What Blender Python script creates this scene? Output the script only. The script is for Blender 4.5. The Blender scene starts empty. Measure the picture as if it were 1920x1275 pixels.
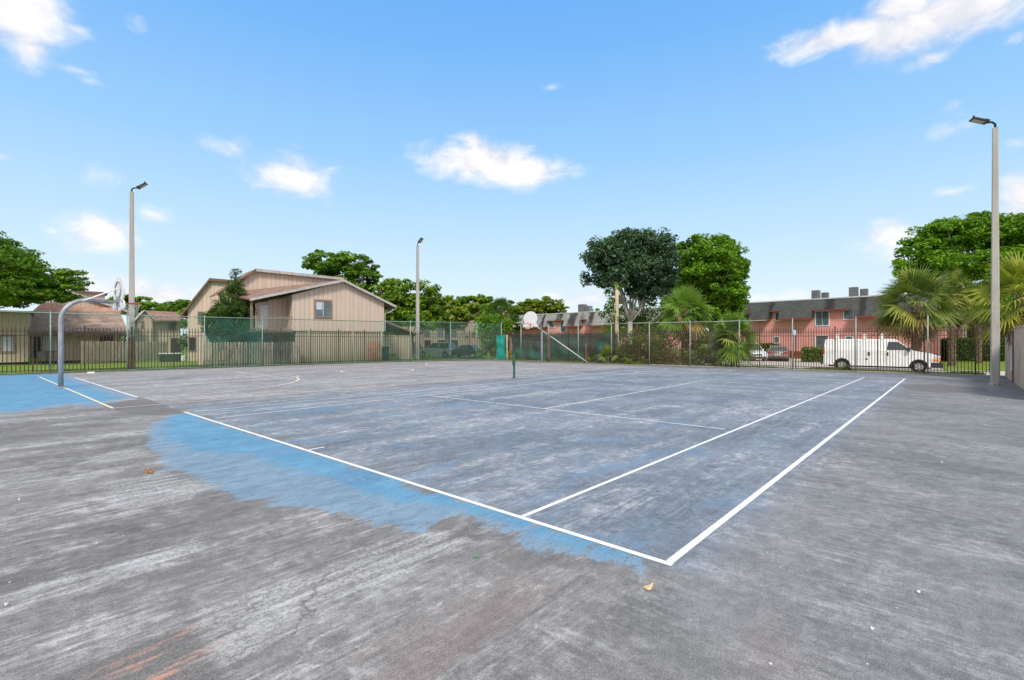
import bpy, bmesh, math, random
import numpy as np
from math import sin, cos, pi, radians, atan2, hypot, sqrt
from mathutils import Vector, Matrix
random.seed(7); RNG = np.random.default_rng(11)
S = bpy.context.scene; COL = S.collection
# ------------------------------------------------------------------ camera
FPX, Y0, CH = 920.0, 636.5, 1.61
cam = bpy.data.cameras.new('camera'); camo = bpy.data.objects.new('camera', cam); COL.objects.link(camo)
cam.sensor_width = 36; cam.lens = FPX/1920*36; cam.clip_end = 2000; cam.clip_start = 0.05
cam.shift_y = -0.0005
camo.location = (0, 0, CH); camo.rotation_euler = (radians(90), 0, 0); S.camera = camo
# ------------------------------------------------------------------ node helper
class NT:
    def __init__(s, tree): s.t = tree; s.n = tree.nodes; s.l = tree.links
    def new(s, ty, **kw):
        n = s.n.new(ty)
        for k, v in kw.items(): setattr(n, k, v)
        return n
    def put(s, sock, v):
        if isinstance(v, bpy.types.NodeSocket): s.l.new(v, sock)
        elif v is not None:
            if isinstance(v, (tuple, list)) and sock.type == 'RGBA' and len(v) == 3: v = (*v, 1)
            sock.default_value = v
    def m(s, op, a, b=None, c=None, clamp=False):
        n = s.new('ShaderNodeMath', operation=op, use_clamp=clamp)
        s.put(n.inputs[0], a)
        if b is not None: s.put(n.inputs[1], b)
        if c is not None: s.put(n.inputs[2], c)
        return n.outputs[0]
    def vm(s, op, a, b=None):
        n = s.new('ShaderNodeVectorMath', operation=op); s.put(n.inputs[0], a)
        if b is not None: s.put(n.inputs[1], b)
        return n.outputs['Value'] if op in ('LENGTH', 'DOT_PRODUCT') else n.outputs[0]
    def mix(s, f, a, b, bt='MIX'):
        n = s.new('ShaderNodeMix', data_type='RGBA', blend_type=bt); n.clamp_factor = True
        s.put(n.inputs[0], f); s.put(n.inputs[6], a); s.put(n.inputs[7], b); return n.outputs[2]
    def sm(s, v, a, b, lo=0.0, hi=1.0):
        n = s.new('ShaderNodeMapRange', interpolation_type='SMOOTHSTEP'); s.put(n.inputs[0], v)
        for i, x in enumerate((a, b, lo, hi)): s.put(n.inputs[1+i], x)
        return n.outputs[0]
    def noise(s, vec, scale, detail=4, rough=.55, dist=0):
        n = s.new('ShaderNodeTexNoise'); s.put(n.inputs['Vector'], vec); n.inputs['Scale'].default_value = scale
        n.inputs['Detail'].default_value = detail; n.inputs['Roughness'].default_value = rough
        n.inputs['Distortion'].default_value = dist; return n.outputs[0]
    def mapv(s, vec, sc=(1,1,1), loc=(0,0,0), rot=(0,0,0)):
        n = s.new('ShaderNodeMapping'); s.put(n.inputs[0], vec); n.inputs['Scale'].default_value = sc
        n.inputs['Location'].default_value = loc; n.inputs['Rotation'].default_value = rot; return n.outputs[0]
    def sep(s, v):
        n = s.new('ShaderNodeSeparateXYZ'); s.put(n.inputs[0], v); return n.outputs
    def comb(s, x, y, z=0.0):
        n = s.new('ShaderNodeCombineXYZ')
        for i, v in enumerate((x, y, z)): s.put(n.inputs[i], v)
        return n.outputs[0]
    def attr(s, name):
        return s.new('ShaderNodeAttribute', attribute_name=name)
# ------------------------------------------------------------------ world: sky and clouds
SUN_AZ, SUN_EL = 181.0, 46.0     # compass from +Y clockwise
W = bpy.data.worlds.new('World'); S.world = W; W.use_nodes = True
try: W.cycles.sampling_method = 'MANUAL'; W.cycles.sample_map_resolution = 256
except Exception: pass
t = NT(W.node_tree); W.node_tree.nodes.clear()
out = t.new('ShaderNodeOutputWorld'); bg = t.new('ShaderNodeBackground'); t.l.new(bg.outputs[0], out.inputs[0])
sky = t.new('ShaderNodeTexSky', sky_type='NISHITA'); sky.sun_disc = False
sky.sun_elevation = radians(SUN_EL); sky.sun_rotation = radians(SUN_AZ); sky.air_density = 1; sky.dust_density = 1
D = t.new('ShaderNodeTexCoord').outputs['Generated']
dx, dy, dz = t.sep(t.vm('NORMALIZE', D))
el = t.m('ARCSINE', dz); az = t.m('ARCTAN2', dx, dy)
ramp = t.new('ShaderNodeValToRGB'); t.l.new(t.m('MULTIPLY', el, 1/(pi/2)), ramp.inputs[0])
cr = ramp.color_ramp
for i, (p, c) in enumerate([(0.0, (.76,.86,.93)), (.06, (.65,.80,.92)), (.13, (.49,.715,.93)), (.22, (.315,.585,.91)), (.34, (.18,.455,.89)), (.42, (.135,.395,.86)), (.62, (.12,.38,.85))]):
    e = cr.elements[i] if i < 2 else cr.elements.new(p)
    e.position = p; e.color = (*c, 1)
nish = t.vm('MULTIPLY', sky.outputs[0], (.10, .10, .10))
base = t.mix(.90, nish, ramp.outputs[0])
PV = t.comb(az, el, 0.0)
nz1 = t.noise(t.mapv(PV, (5.5, 9, 1), (3.1, 1.7, 0)), 1.0, 6, .56, .3)
nz2 = t.noise(t.mapv(PV, (16, 26, 1), (.4, 7, 0)), 1.0, 6, .6, .5)
nzz = t.m('ADD', t.m('MULTIPLY', t.m('SUBTRACT', nz1, .5), 1.5), t.m('MULTIPLY', t.m('SUBTRACT', nz2, .5), 1.35))
CL = [(35,10,95,80,1.25),(55,75,45,50,1.0),(140,52,34,12,.55),(265,50,26,17,.42),(140,130,34,10,.5),(165,150,20,7,.35),
 (545,332,80,38,.95),(520,300,60,14,.5),(440,278,40,15,.45),(320,293,20,7,.4),(200,330,45,14,.28),
 (900,301,98,34,1.25),(970,322,82,29,1.2),(888,268,26,22,1.0),(1068,318,34,14,.45),(740,300,22,7,.3),
 (190,435,66,36,1.0),(290,402,40,18,.5),(100,432,22,10,.4),(0,293,26,12,.6),
 (1590,64,135,30,1.25),(1790,25,165,58,1.35),(1690,58,125,48,1.35),(1600,100,62,18,.65),(1745,108,45,16,.7),(1480,78,60,10,.5),(1690,15,90,40,1.2),(1898,75,34,14,.5),
 (1675,434,72,34,.9),(1680,475,44,18,.5),(1915,370,46,58,1.1),(1790,360,46,10,.6),(1792,198,22,15,.5),(1785,243,32,14,.4),(1908,270,22,12,.5),
 (270,552,150,26,1.0),(150,520,70,16,.6),(1110,560,95,26,.85),(1445,560,60,10,.5),(1035,165,14,7,.3),(560,270,40,10,.3)]
acc = None
for (cx, cy, rx, ry, st) in CL:
    X = (cx-960)/FPX; Z = (Y0-cy)/FPX; r = sqrt(1+X*X)
    a0 = math.atan(X); e0 = math.atan(Z/r); ra = rx/FPX/(1+X*X); re = ry/FPX/r/(1+(Z/r)**2)
    q = t.vm('LENGTH', t.vm('MULTIPLY', t.vm('SUBTRACT', PV, (a0, e0, 0)), (1/ra, 1/re, 0)))
    q = t.m('MULTIPLY', t.m('SUBTRACT', 1.45, q), st*.8)
    acc = q if acc is None else t.m('SMOOTH_MAX', acc, q, .12)
nzz = t.m('MULTIPLY', nzz, 1.05)
den = t.sm(t.m('ADD', acc, nzz), 0.0, 1.12)
front = t.sm(dy, .05, .3)
den = t.m('MULTIPLY', den, front)
# unseen white cloud behind the camera and overhead, added to neutralise the blue skylight
gen = t.noise(t.mapv(t.vm('NORMALIZE', D), (2.2, 2.2, 3.4), (5, 2, 1)), 1.6, 5, .6)
g1 = t.m('MULTIPLY', t.sm(gen, .36, .50), t.sm(el, .02, .12))
g1 = t.m('MULTIPLY', g1, t.m('SUBTRACT', 1.0, t.sm(dy, -.2, .3)))
fill_deck = t.m('MULTIPLY', t.sm(el, radians(40), radians(52)), t.sm(gen, .22, .38))
den = t.m('MAXIMUM', den, t.m('MAXIMUM', g1, fill_deck))
shade = t.sm(t.m('ADD', nz2, t.m('MULTIPLY', nz1, .7)), .66, 1.0)
ccol = t.mix(shade, (.72,.72,.77), (.90,.885,.885))
t.l.new(t.mix(t.m('MULTIPLY', den, .97), base, ccol), bg.inputs[0]); bg.inputs[1].default_value = 1.0
# ------------------------------------------------------------------ sun
sl = bpy.data.lights.new('sun', 'SUN'); sl.energy = 2.75; sl.angle = radians(12); sl.color = (1, .93, .82)
so = bpy.data.objects.new('sun', sl); COL.objects.link(so)
sa, se = radians(SUN_AZ), radians(SUN_EL)
so.rotation_euler = Vector((sin(sa)*cos(se), cos(sa)*cos(se), sin(se))).to_track_quat('Z', 'Y').to_euler()
S.view_settings.view_transform = 'Standard'; S.view_settings.look = 'None'; S.view_settings.gamma = 1
S.view_settings.exposure = 0.22
try: S.cycles.max_bounces = 4; S.cycles.diffuse_bounces = 2; S.cycles.glossy_bounces = 2; S.cycles.transmission_bounces = 3; S.cycles.use_light_tree = False; S.cycles.transparent_max_bounces = 24; S.cycles.use_adaptive_sampling = True
except Exception: pass
# ------------------------------------------------------------------ pixel -> real position helpers (ground / plane intersections)
def gnd(px, py, z=0): Y = FPX*(CH-z)/(py-Y0); return Vector(((px-960)*Y/FPX, Y))
def X_(px, Y): return (px-960)*Y/FPX
def Z_(py, Y): return CH+(Y0-py)*Y/FPX
# ------------------------------------------------------------------ materials
MATS = {}
def mat(name, col, rough=.8, metal=0, var=.12, vs=3.0, bump=0, bs=40, spec=.3, stretch=(1,1,1), alpha=None, dirt=None):
    if name in MATS: return MATS[name]
    M = bpy.data.materials.new(name); M.use_nodes = True; t = NT(M.node_tree); b = M.node_tree.nodes['Principled BSDF']
    P = t.new('ShaderNodeTexCoord').outputs['Object']
    n = t.noise(t.mapv(P, stretch), vs, 5, .6)
    c = t.mix(t.sm(n, .3, .7), tuple(x*(1-var) for x in col), tuple(min(1, x*(1+var)) for x in col))
    if dirt:
        n2 = t.noise(t.mapv(P, dirt[2] if len(dirt) > 2 else (1,1,1), (4,9,2)), dirt[3] if len(dirt) > 3 else 1.6, 6, .65)
        c = t.mix(t.sm(n2, .5, .72, 0, dirt[1]), c, dirt[0])
    t.l.new(c, b.inputs['Base Color']); b.inputs['Roughness'].default_value = rough; b.inputs['Metallic'].default_value = metal
    b.inputs['Specular IOR Level'].default_value = spec
    if bump:
        bn = t.new('ShaderNodeBump'); bn.inputs['Strength'].default_value = bump; bn.inputs['Distance'].default_value = .02
        t.l.new(t.noise(P, bs, 4), bn.inputs['Height']); t.l.new(bn.outputs[0], b.inputs['Normal'])
    if alpha is not None: b.inputs['Alpha'].default_value = alpha
    MATS[name] = M; return M
def foliage(name, dark, light, accent=None, trans=.35, rough=.55):
    if name in MATS: return MATS[name]
    M = bpy.data.materials.new(name); M.use_nodes = True; t = NT(M.node_tree); b = M.node_tree.nodes['Principled BSDF']
    a = t.attr('tint').outputs['Fac']
    c = t.mix(t.sm(a, 0, 1), dark, light)
    if accent: c = t.mix(t.sm(a, .86, .98), c, accent)
    t.l.new(c, b.inputs['Base Color']); b.inputs['Roughness'].default_value = rough; b.inputs['Specular IOR Level'].default_value = .25
    tr = t.new('ShaderNodeBsdfTranslucent'); t.l.new(t.mix(.5, c, (.25,.4,.03)), tr.inputs[0])
    mx = t.new('ShaderNodeMixShader'); mx.inputs[0].default_value = trans
    o = M.node_tree.nodes['Material Output']
    t.l.new(b.outputs[0], mx.inputs[1]); t.l.new(tr.outputs[0], mx.inputs[2]); t.l.new(mx.outputs[0], o.inputs[0])
    MATS[name] = M; return M
# ------------------------------------------------------------------ mesh helpers
def tag(o, label=None, cat=None, group=None, kind=None):
    if label: o['label'] = label
    if cat: o['category'] = cat
    if group: o['group'] = group
    if kind: o['kind'] = kind
    return o
def empty(name, loc=(0,0,0), rz=0, label=None, cat=None, group=None):
    o = bpy.data.objects.new(name, None); COL.objects.link(o); o.location = loc; o.rotation_euler = (0,0,rz); o.empty_display_size = .2
    return tag(o, label, cat, group)
class MB:
    def __init__(s): s.v = []; s.f = []
    def add(s, vs, fs):
        k = len(s.v); s.v += [tuple(v) for v in vs]; s.f += [tuple(i+k for i in f) for f in fs]; return s
    def box(s, x0, x1, y0, y1, z0, z1):
        return s.add([(x0,y0,z0),(x1,y0,z0),(x1,y1,z0),(x0,y1,z0),(x0,y0,z1),(x1,y0,z1),(x1,y1,z1),(x0,y1,z1)],
            [(0,3,2,1),(4,5,6,7),(0,1,5,4),(1,2,6,5),(2,3,7,6),(3,0,4,7)])
    def cbox(s, c, sx, sy, sz, M=None):
        vs = [Vector((a*sx/2, b*sy/2, d*sz/2)) for d in (-1,1) for a, b in ((-1,-1),(1,-1),(1,1),(-1,1))]
        if M is not None: vs = [M @ v for v in vs]
        return s.add([Vector(c)+v for v in vs], [(0,3,2,1),(4,5,6,7),(0,1,5,4),(1,2,6,5),(2,3,7,6),(3,0,4,7)])
    def tube(s, pts, rad, n=8, cap=True):
        pts = [Vector(p) for p in pts]
        if not isinstance(rad, (list, tuple)): rad = [rad]*len(pts)
        vs = []; fs = []; up = None
        for i, p in enumerate(pts):
            d = (pts[min(i+1, len(pts)-1)]-pts[max(i-1, 0)]).normalized()
            if up is None: up = Vector((0,0,1)) if abs(d.z) < .9 else Vector((1,0,0))
            a = d.cross(up).normalized(); b = a.cross(d).normalized(); up = b
            for k in range(n):
                th = 2*pi*k/n; vs.append(p+(a*cos(th)+b*sin(th))*rad[i])
        for i in range(len(pts)-1):
            for k in range(n): fs.append((i*n+k, i*n+(k+1)%n, (i+1)*n+(k+1)%n, (i+1)*n+k))
        if cap: fs.append(tuple(range(n-1,-1,-1))); fs.append(tuple((len(pts)-1)*n+k for k in range(n)))
        return s.add(vs, fs)
    def prism(s, prof, y0, y1, axis='y'):      # prof: (x,z) polygon extruded along y
        n = len(prof)
        def P(a, y, b): return (a, y, b) if axis == 'y' else ((y, a, b) if axis == 'x' else (a, b, y))
        vs = [P(a, y0, b) for a, b in prof]+[P(a, y1, b) for a, b in prof]
        fs = [tuple(range(n)), tuple(range(2*n-1, n-1, -1))]+[(i, n+i, n+(i+1)%n, (i+1)%n) for i in range(n)]
        return s.add(vs, fs)
    def build(s, name, m, parent=None, smooth=False, loc=None, rz=0, bevel=0, **kw):
        me = bpy.data.meshes.new(name); me.from_pydata(s.v, [], s.f)
        bm = bmesh.new(); bm.from_mesh(me)
        bmesh.ops.recalc_face_normals(bm, faces=bm.faces)
        if bevel: bmesh.ops.bevel(bm, geom=bm.edges[:], offset=bevel, segments=2, affect='EDGES', profile=.6, clamp_overlap=True)
        bm.to_mesh(me); bm.free()
        if m: me.materials.append(m)
        if smooth:
            for p in me.polygons: p.use_smooth = True
        o = bpy.data.objects.new(name, me); COL.objects.link(o)
        if parent: o.parent = parent
        if loc is not None: o.location = loc; o.rotation_euler = (0,0,rz)
        return tag(o, **kw)
def np_mesh(name, verts, faces_n, tint, m, parent=None):   # verts: (N*k,3), quads of faces_n verts each
    k = faces_n; nf = len(verts)//k
    me = bpy.data.meshes.new(name); me.vertices.add(len(verts)); me.vertices.foreach_set('co', verts.astype(np.float32).ravel())
    me.loops.add(len(verts)); me.loops.foreach_set('vertex_index', np.arange(len(verts), dtype=np.int32))
    me.polygons.add(nf); me.polygons.foreach_set('loop_start', np.arange(0, len(verts), k, dtype=np.int32))
    me.update(calc_edges=True)
    at = me.attributes.new('tint', 'FLOAT', 'POINT'); at.data.foreach_set('value', np.repeat(tint, k).astype(np.float32))
    me.materials.append(m)
    o = bpy.data.objects.new(name, me); COL.objects.link(o)
    if parent: o.parent = parent
    return o
def unit(n): 
    v = RNG.normal(size=(n, 3)); return v/np.linalg.norm(v, axis=1, keepdims=True)
def leaves(centres, size, tint, up=.6, aspect=.55, outdir=None):
    n = len(centres); nrm = unit(n)
    nrm[:, 2] = np.abs(nrm[:, 2])+up
    if outdir is not None: nrm += outdir*.7
    nrm /= np.linalg.norm(nrm, axis=1, keepdims=True)
    a = np.cross(nrm, unit(n)); a /= np.linalg.norm(a, axis=1, keepdims=True); b = np.cross(nrm, a)
    s = (size*RNG.uniform(.6, 1.3, n))[:, None]
    a = a*s; b = b*s*aspect
    V = np.stack([centres-a, centres-b*.9+nrm*s*.12, centres+a, centres+b*.9+nrm*s*.12], 1)
    return V.reshape(-1, 3)
# ------------------------------------------------------------------ trees
BARK = mat('bark', (.20,.165,.13), .9, var=.35, vs=6, bump=.6, bs=14, stretch=(1,1,.25))
BARKP = mat('bark_pale', (.36,.33,.28), .9, var=.35, vs=5, bump=.6, bs=14, stretch=(1,1,.25))
def tree(name, base, blobs, fol, label, group=None, nclump=9, leaf=.2, per=70, flat=.5, trunk_r=.3, bark=None, cat='tree', limbs=True, seed=1, csz=.28, up=.6, fork=.45, aspect=.55, shell=.5):
    """blobs: (x,y,z,rx,rz) in world; crown of leaf clumps spread over every blob"""
    global RNG
    RNG = np.random.default_rng(seed); rnd = random.Random(seed)
    root = empty(name, base, 0, label, cat, group); bx, by, bz = base
    C = []; T = []; O = []
    for (x, y, z, rx, rz) in blobs:
        nc = max(6, int(nclump*rx*rx))
        d = unit(nc); rr = RNG.uniform(shell, 1.02, nc)**.7
        cc = np.array([x, y, z])+d*rr[:, None]*np.array([rx, rx, rz])
        cs = RNG.uniform(.7, 1.35, nc)*csz*max(rx, 1.2)**.6*1.5
        ct = np.clip(RNG.normal(.5, .22, nc), 0, 1)
        for i in range(nc):
            k = int(per*RNG.uniform(.7, 1.3)); q = unit(k)*(RNG.uniform(.15, 1, k)**.45)[:, None]
            C.append(cc[i]+q*np.array([cs[i], cs[i], cs[i]*flat])); T.append(np.clip(ct[i]+RNG.normal(0, .13, k), 0, 1)); O.append(q)
    C = np.concatenate(C); T = np.concatenate(T); O = np.concatenate(O)
    V = leaves(C, leaf, T, up=up, outdir=O, aspect=aspect)-np.array(base)
    np_mesh('crown', V, 4, T, fol, root)
    if limbs:
        mb = MB(); zt = min(b[2]-b[4]*.6 for b in blobs)-bz; zt = max(zt, .8)
        sx = rnd.uniform(-.2, .2)
        fk = Vector((sx, 0, max(.8, zt*fork*2 if fork < .5 else zt*fork)))
        mb.tube([(0,0,-.3), (sx*.3, .05, fk.z*.5), fk], [trunk_r*1.35, trunk_r, trunk_r*.85], 9)
        order = sorted(blobs, key=lambda b: -b[3])[:8]
        for (x, y, z, rx, rz) in order:
            e = Vector((x-bx, y-by, z-bz)); m = fk.lerp(e, .5)+Vector((rnd.uniform(-.3,.3), rnd.uniform(-.3,.3), -rnd.uniform(.0,.5)))
            mb.tube([fk-Vector((0,0,.15)), m, e], [trunk_r*.55, trunk_r*.33, trunk_r*.1], 6)
            for _ in range(3):
                e2 = e+Vector((rnd.uniform(-1,1)*rx*.8, rnd.uniform(-1,1)*rx*.8, rnd.uniform(0,1)*rz*.8))
                mb.tube([m, m.lerp(e2, .55)+Vector((0,0,-.1)), e2], [trunk_r*.26, trunk_r*.15, trunk_r*.05], 5)
        mb.build('trunk', bark or BARK, root, smooth=True)
    return root
def pxblobs(Y, lst, depth=1.0, dj=.0):
    """(px,py,rx_px,ry_px[,dY]) at depth Y -> real blobs"""
    r = []
    for b in lst:
        yy = Y+(b[4] if len(b) > 4 else 0); k = yy/FPX
        r.append((X_(b[0], yy), yy, Z_(b[1], yy), b[2]*k, b[3]*k))
    return r
# ------------------------------------------------------------------ court frame
O2 = gnd(1252, 1057); U2 = (gnd(1697, 710)-O2).normalized(); V2 = Vector((-U2.y, U2.x)); CRZ = atan2(U2.y, U2.x)
def uv(px, py): p = gnd(px, py)-O2; return (p.dot(U2), p.dot(V2))
def w2uv(x, y): p = Vector((x, y))-O2; return (p.dot(U2), p.dot(V2))
def uv2w(u, v): p = O2+U2*u+V2*v; return (p.x, p.y)
# fence corner points (world)
FA = Vector((-23.2, 22.3)); FD = Vector((-9.3, 34.9)); FC = Vector((-.93, 38.98)); dR = Vector((.797, -.604)).normalized(); dL = (FD-FA).normalized()
FR = FC+dR*29.0; FL = FA-dL*16
nR = Vector((-dR.y, dR.x)) if False else Vector((.604, .797)); nL = Vector((-dL.y, dL.x))
dD = (FC-FD).normalized(); nD = Vector((-dD.y, dD.x))
# ------------------------------------------------------------------ ground
def ssm(a, b, x): q = np.clip((x-a)/(b-a), 0, 1); return q*q*(3-2*q)
def fence_dist(x, y):
    return np.maximum.reduce([(x-FC.x)*nR.x+(y-FC.y)*nR.y, (x-FA.x)*nL.x+(y-FA.y)*nL.y, (x-FC.x)*nD.x+(y-FC.y)*nD.y])
def ground_z(x, y):
    d = fence_dist(x, y); w = ssm(-.30, -.14, x/np.maximum(y, 1.0))
    return -.035-.40*ssm(.6, 5.5, d)*w-.20*ssm(8, 20, d)*(1-w)
def gz(x, y): return float(ground_z(np.array([x]), np.array([y]))[0])
def grid_obj(name, xs, ys, zf, m, **kw):
    X, Y = np.meshgrid(xs, ys); Z = zf(X.ravel(), Y.ravel()); v = np.stack([X.ravel(), Y.ravel(), Z], 1)
    nx, ny = len(xs), len(ys); i = np.arange(nx-1)[None, :]+np.arange(ny-1)[:, None]*nx; i = i.ravel()
    f = np.stack([i, i+1, i+nx+1, i+nx], 1)
    me = bpy.data.meshes.new(name); me.from_pydata(v.tolist(), [], f.tolist()); me.materials.append(m)
    for p in me.polygons: p.use_smooth = True
    o = bpy.data.objects.new(name, me); COL.objects.link(o); return tag(o, **kw)
def axis(a, b, fine0, fine1, fs, cs):
    L = list(np.arange(fine0, fine1, fs)); x = fine0; st = fs
    while x > a: st *= 1.35; x -= st; L.insert(0, x)
    x = L[-1]; st = fs
    while x < b: st *= 1.35; x += st; L.append(x)
    return np.array(L)
G = bpy.data.materials.new('lawn_grass'); G.use_nodes = True; t = NT(G.node_tree); b = G.node_tree.nodes['Principled BSDF']
P = t.new('ShaderNodeTexCoord').outputs['Object']
c = t.mix(t.sm(t.noise(P, .45, 6, .6), .35, .65), (.14,.22,.025), (.25,.32,.05))
c = t.mix(t.sm(t.noise(P, 5, 6, .7), .35, .7), c, (.10,.165,.02)); c = t.mix(t.sm(t.noise(P, .9, 5, .6), .62, .8, 0, .6), c, (.30,.25,.12))
t.l.new(c, b.inputs['Base Color']); b.inputs['Roughness'].default_value = .95; b.inputs['Specular IOR Level'].default_value = .1
grid_obj('ground', axis(-700, 700, -45, 70, 1.0, 1), axis(-60, 1200, 0, 95, 1.0, 1), ground_z, G, kind='structure')
# ------------------------------------------------------------------ court surface
CM = bpy.data.materials.new('court_asphalt'); CM.use_nodes = True; t = NT(CM.node_tree); b = CM.node_tree.nodes['Principled BSDF']
P = t.new('ShaderNodeTexCoord').outputs['Object']; u, v, _ = t.sep(P)
wob = t.noise(P, .35, 3)
Pu = t.mapv(P, (.16, 1.5, 1), rot=(0,0,.03)); Pv = t.mapv(P, (1.5, .2, 1), rot=(0,0,-.12))
s1u = t.noise(Pu, 1.0, 7, .62, .35); s1v = t.noise(Pv, 1.0, 7, .62, .35)
s2u = t.noise(t.mapv(P, (1.1, 13, 1)), 1.0, 5, .65, .2); s2v = t.noise(t.mapv(P, (13, 1.3, 1), rot=(0,0,-.1)), 1.0, 5, .65, .2)
right = t.sm(t.m('ADD', v, t.m('MULTIPLY', t.m('SUBTRACT', wob, .5), 2.0)), .35, -.35)
far = t.sm(t.m('ADD', u, t.m('MULTIPLY', t.m('SUBTRACT', wob, .5), 6)), 8, 12)
cross = t.m('MAXIMUM', right, t.m('MULTIPLY', far, .65))
mf = lambda a, c_, f: t.m('ADD', t.m('MULTIPLY', a, t.m('SUBTRACT', 1.0, f)), t.m('MULTIPLY', c_, f))
s1 = mf(s1u, s1v, cross); s2 = mf(s2u, s2v, cross)
p3 = t.noise(P, .42, 6, .6); p4 = t.noise(P, 2.2, 7, .68, .6); gr = t.noise(P, 120, 3, .6); gr2 = t.noise(P, 34, 4, .7)
inner = t.attr('inner').outputs['Fac']; bball = t.attr('bball').outputs['Fac']
g_out = t.mix(t.sm(p3, .36, .64), (.190,.183,.178), (.285,.277,.272))     # weathered grey outside the lines
g_in = t.mix(t.sm(p3, .36, .64), (.175,.216,.275), (.262,.300,.355))
g_bb = t.mix(t.sm(p3, .36, .64), (.290,.278,.298), (.360,.345,.358))
g_rt = t.mix(t.sm(p3, .36, .64), (.185,.196,.206), (.245,.252,.260))
col = t.mix(bball, g_out, g_bb); col = t.mix(t.sm(t.m('MULTIPLY', right, t.sm(u, -2.2, .8)), 0, 1), col, g_rt); col = t.mix(inner, col, g_in)
# broad streaks of chalky wear
st = t.m('ADD', t.m('MULTIPLY', s1, .65), t.m('MULTIPLY', p4, .35))
wear_amt = t.m('SUBTRACT', 1.0, t.m('MULTIPLY', right, .72))
w1 = t.m('MULTIPLY', t.sm(st, .50, .66), wear_amt)
w2 = t.m('MULTIPLY', t.sm(t.m('ADD', t.m('MULTIPLY', s2, .6), t.m('MULTIPLY', p4, .4)), .53, .68), wear_amt)
col = t.mix(t.m('MULTIPLY', w1, .42), col, (.54,.53,.53)); 
col = t.mix(t.m('MULTIPLY', t.m('MULTIPLY', w2, t.sm(st,   .44, .58)), .72), col, (.62,.62,.64))
# dark streaks
dk = t.sm(t.m('ADD', t.m('MULTIPLY', s1, .6), t.m('MULTIPLY', s2, .4)), .47, .36)
col = t.mix(t.m('MULTIPLY', dk, .50), col, (.095,.092,.09))
fu = t.noise(t.mapv(P, (2.6, 26, 1), (3,8,0)), 1.0, 4, .7, .15); fv = t.noise(t.mapv(P, (26, 2.8, 1), (3,8,0), (0,0,-.12)), 1.0, 4, .7, .15)
iso = t.noise(t.mapv(P, (1,1,1), (3,8,0)), 9, 5, .75, .3); p5 = t.m('ADD', t.m('MULTIPLY', mf(fu, fv, cross), .62), t.m('MULTIPLY', iso, .38)); p6 = t.noise(t.mapv(P, (3.2,9,1), (1,4,0)), 1.0, 5, .75, .8)
fl = t.m('MULTIPLY', t.m('MULTIPLY', t.sm(t.m('ADD', t.m('MULTIPLY', p6, .6), t.m('MULTIPLY', p5, .4)), .52, .62), t.sm(t.m('ADD', t.m('MULTIPLY', p3, .5), t.m('MULTIPLY', s1, .5)), .44, .56)), wear_amt)
col = t.mix(t.m('MULTIPLY', fl, .58), col, (.62,.62,.63))
amp = t.m('ADD', t.m('MULTIPLY', t.sm(t.noise(t.mapv(P, (.6,1.2,1), (11,3,0)), 1.0, 5, .6), .38, .60), .80), .20)
col = t.mix(amp, col, t.mix(1.0, col, t.mix(t.sm(p5, .36, .62), (.72,.72,.72), (1.13,1.13,1.13)), 'MULTIPLY'))
col = t.mix(1.0, col, t.mix(t.sm(iso, .38, .62), (.86,.86,.86), (1.05,1.05,1.05)), 'MULTIPLY')
col = t.mix(t.m('MULTIPLY', t.m('MULTIPLY', t.sm(s1, .50, .60), t.sm(p5, .46, .60)), t.m('MULTIPLY', wear_amt, .34)), col, (.60,.60,.61)); col = t.mix(1.0, col, t.mix(t.sm(p4, .32, .66), (.86,.86,.86), (1.08,1.08,1.08)), 'MULTIPLY')
# reddish bare bits in the foreground
fg = t.sm(u, 1.2, -1.6); rd = t.m('MULTIPLY', t.sm(t.noise(t.mapv(P, (.35, 1.0, 1), (7,2,0)), 1.3, 8, .65), .54, .68), fg)
col = t.mix(t.m('MULTIPLY', rd, .38), col, (.25,.17,.155))
# bare darker repair patches
edge_n = t.m('ADD', t.m('MULTIPLY', t.m('SUBTRACT', p4, .5), .5), t.m('MULTIPLY', t.m('SUBTRACT', s2u, .5), .5))
bare = t.sm(t.m('ADD', t.attr('bare').outputs['Fac'], t.m('MULTIPLY', edge_n, .18)), -.03, .03)
barec = t.mix(t.sm(gr2, .3, .7), (.125,.12,.115), (.185,.178,.172)); col = t.mix(t.m('MULTIPLY', bare, .85), col, barec)
pale = t.sm(t.m('ADD', t.attr('pale').outputs['Fac'], t.m('MULTIPLY', edge_n, 1.1)), -.1, .12)
col = t.mix(t.m('MULTIPLY', t.m('MULTIPLY', pale, t.sm(t.m('ADD', t.m('MULTIPLY', s2u, .5), t.m('MULTIPLY', gr2, .5)), .42, .60)), .62), col, (.56,.56,.56))
org = t.attr('orange').outputs['Fac']
og = t.m('MULTIPLY', t.sm(t.m('ADD', t.m('MULTIPLY', p5, .6), t.m('MULTIPLY', s2u, .4)), .50, .58), t.sm(org, .0, .35))
col = t.mix(t.m('MULTIPLY', og, .75), col, (.62,.31,.23))
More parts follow.
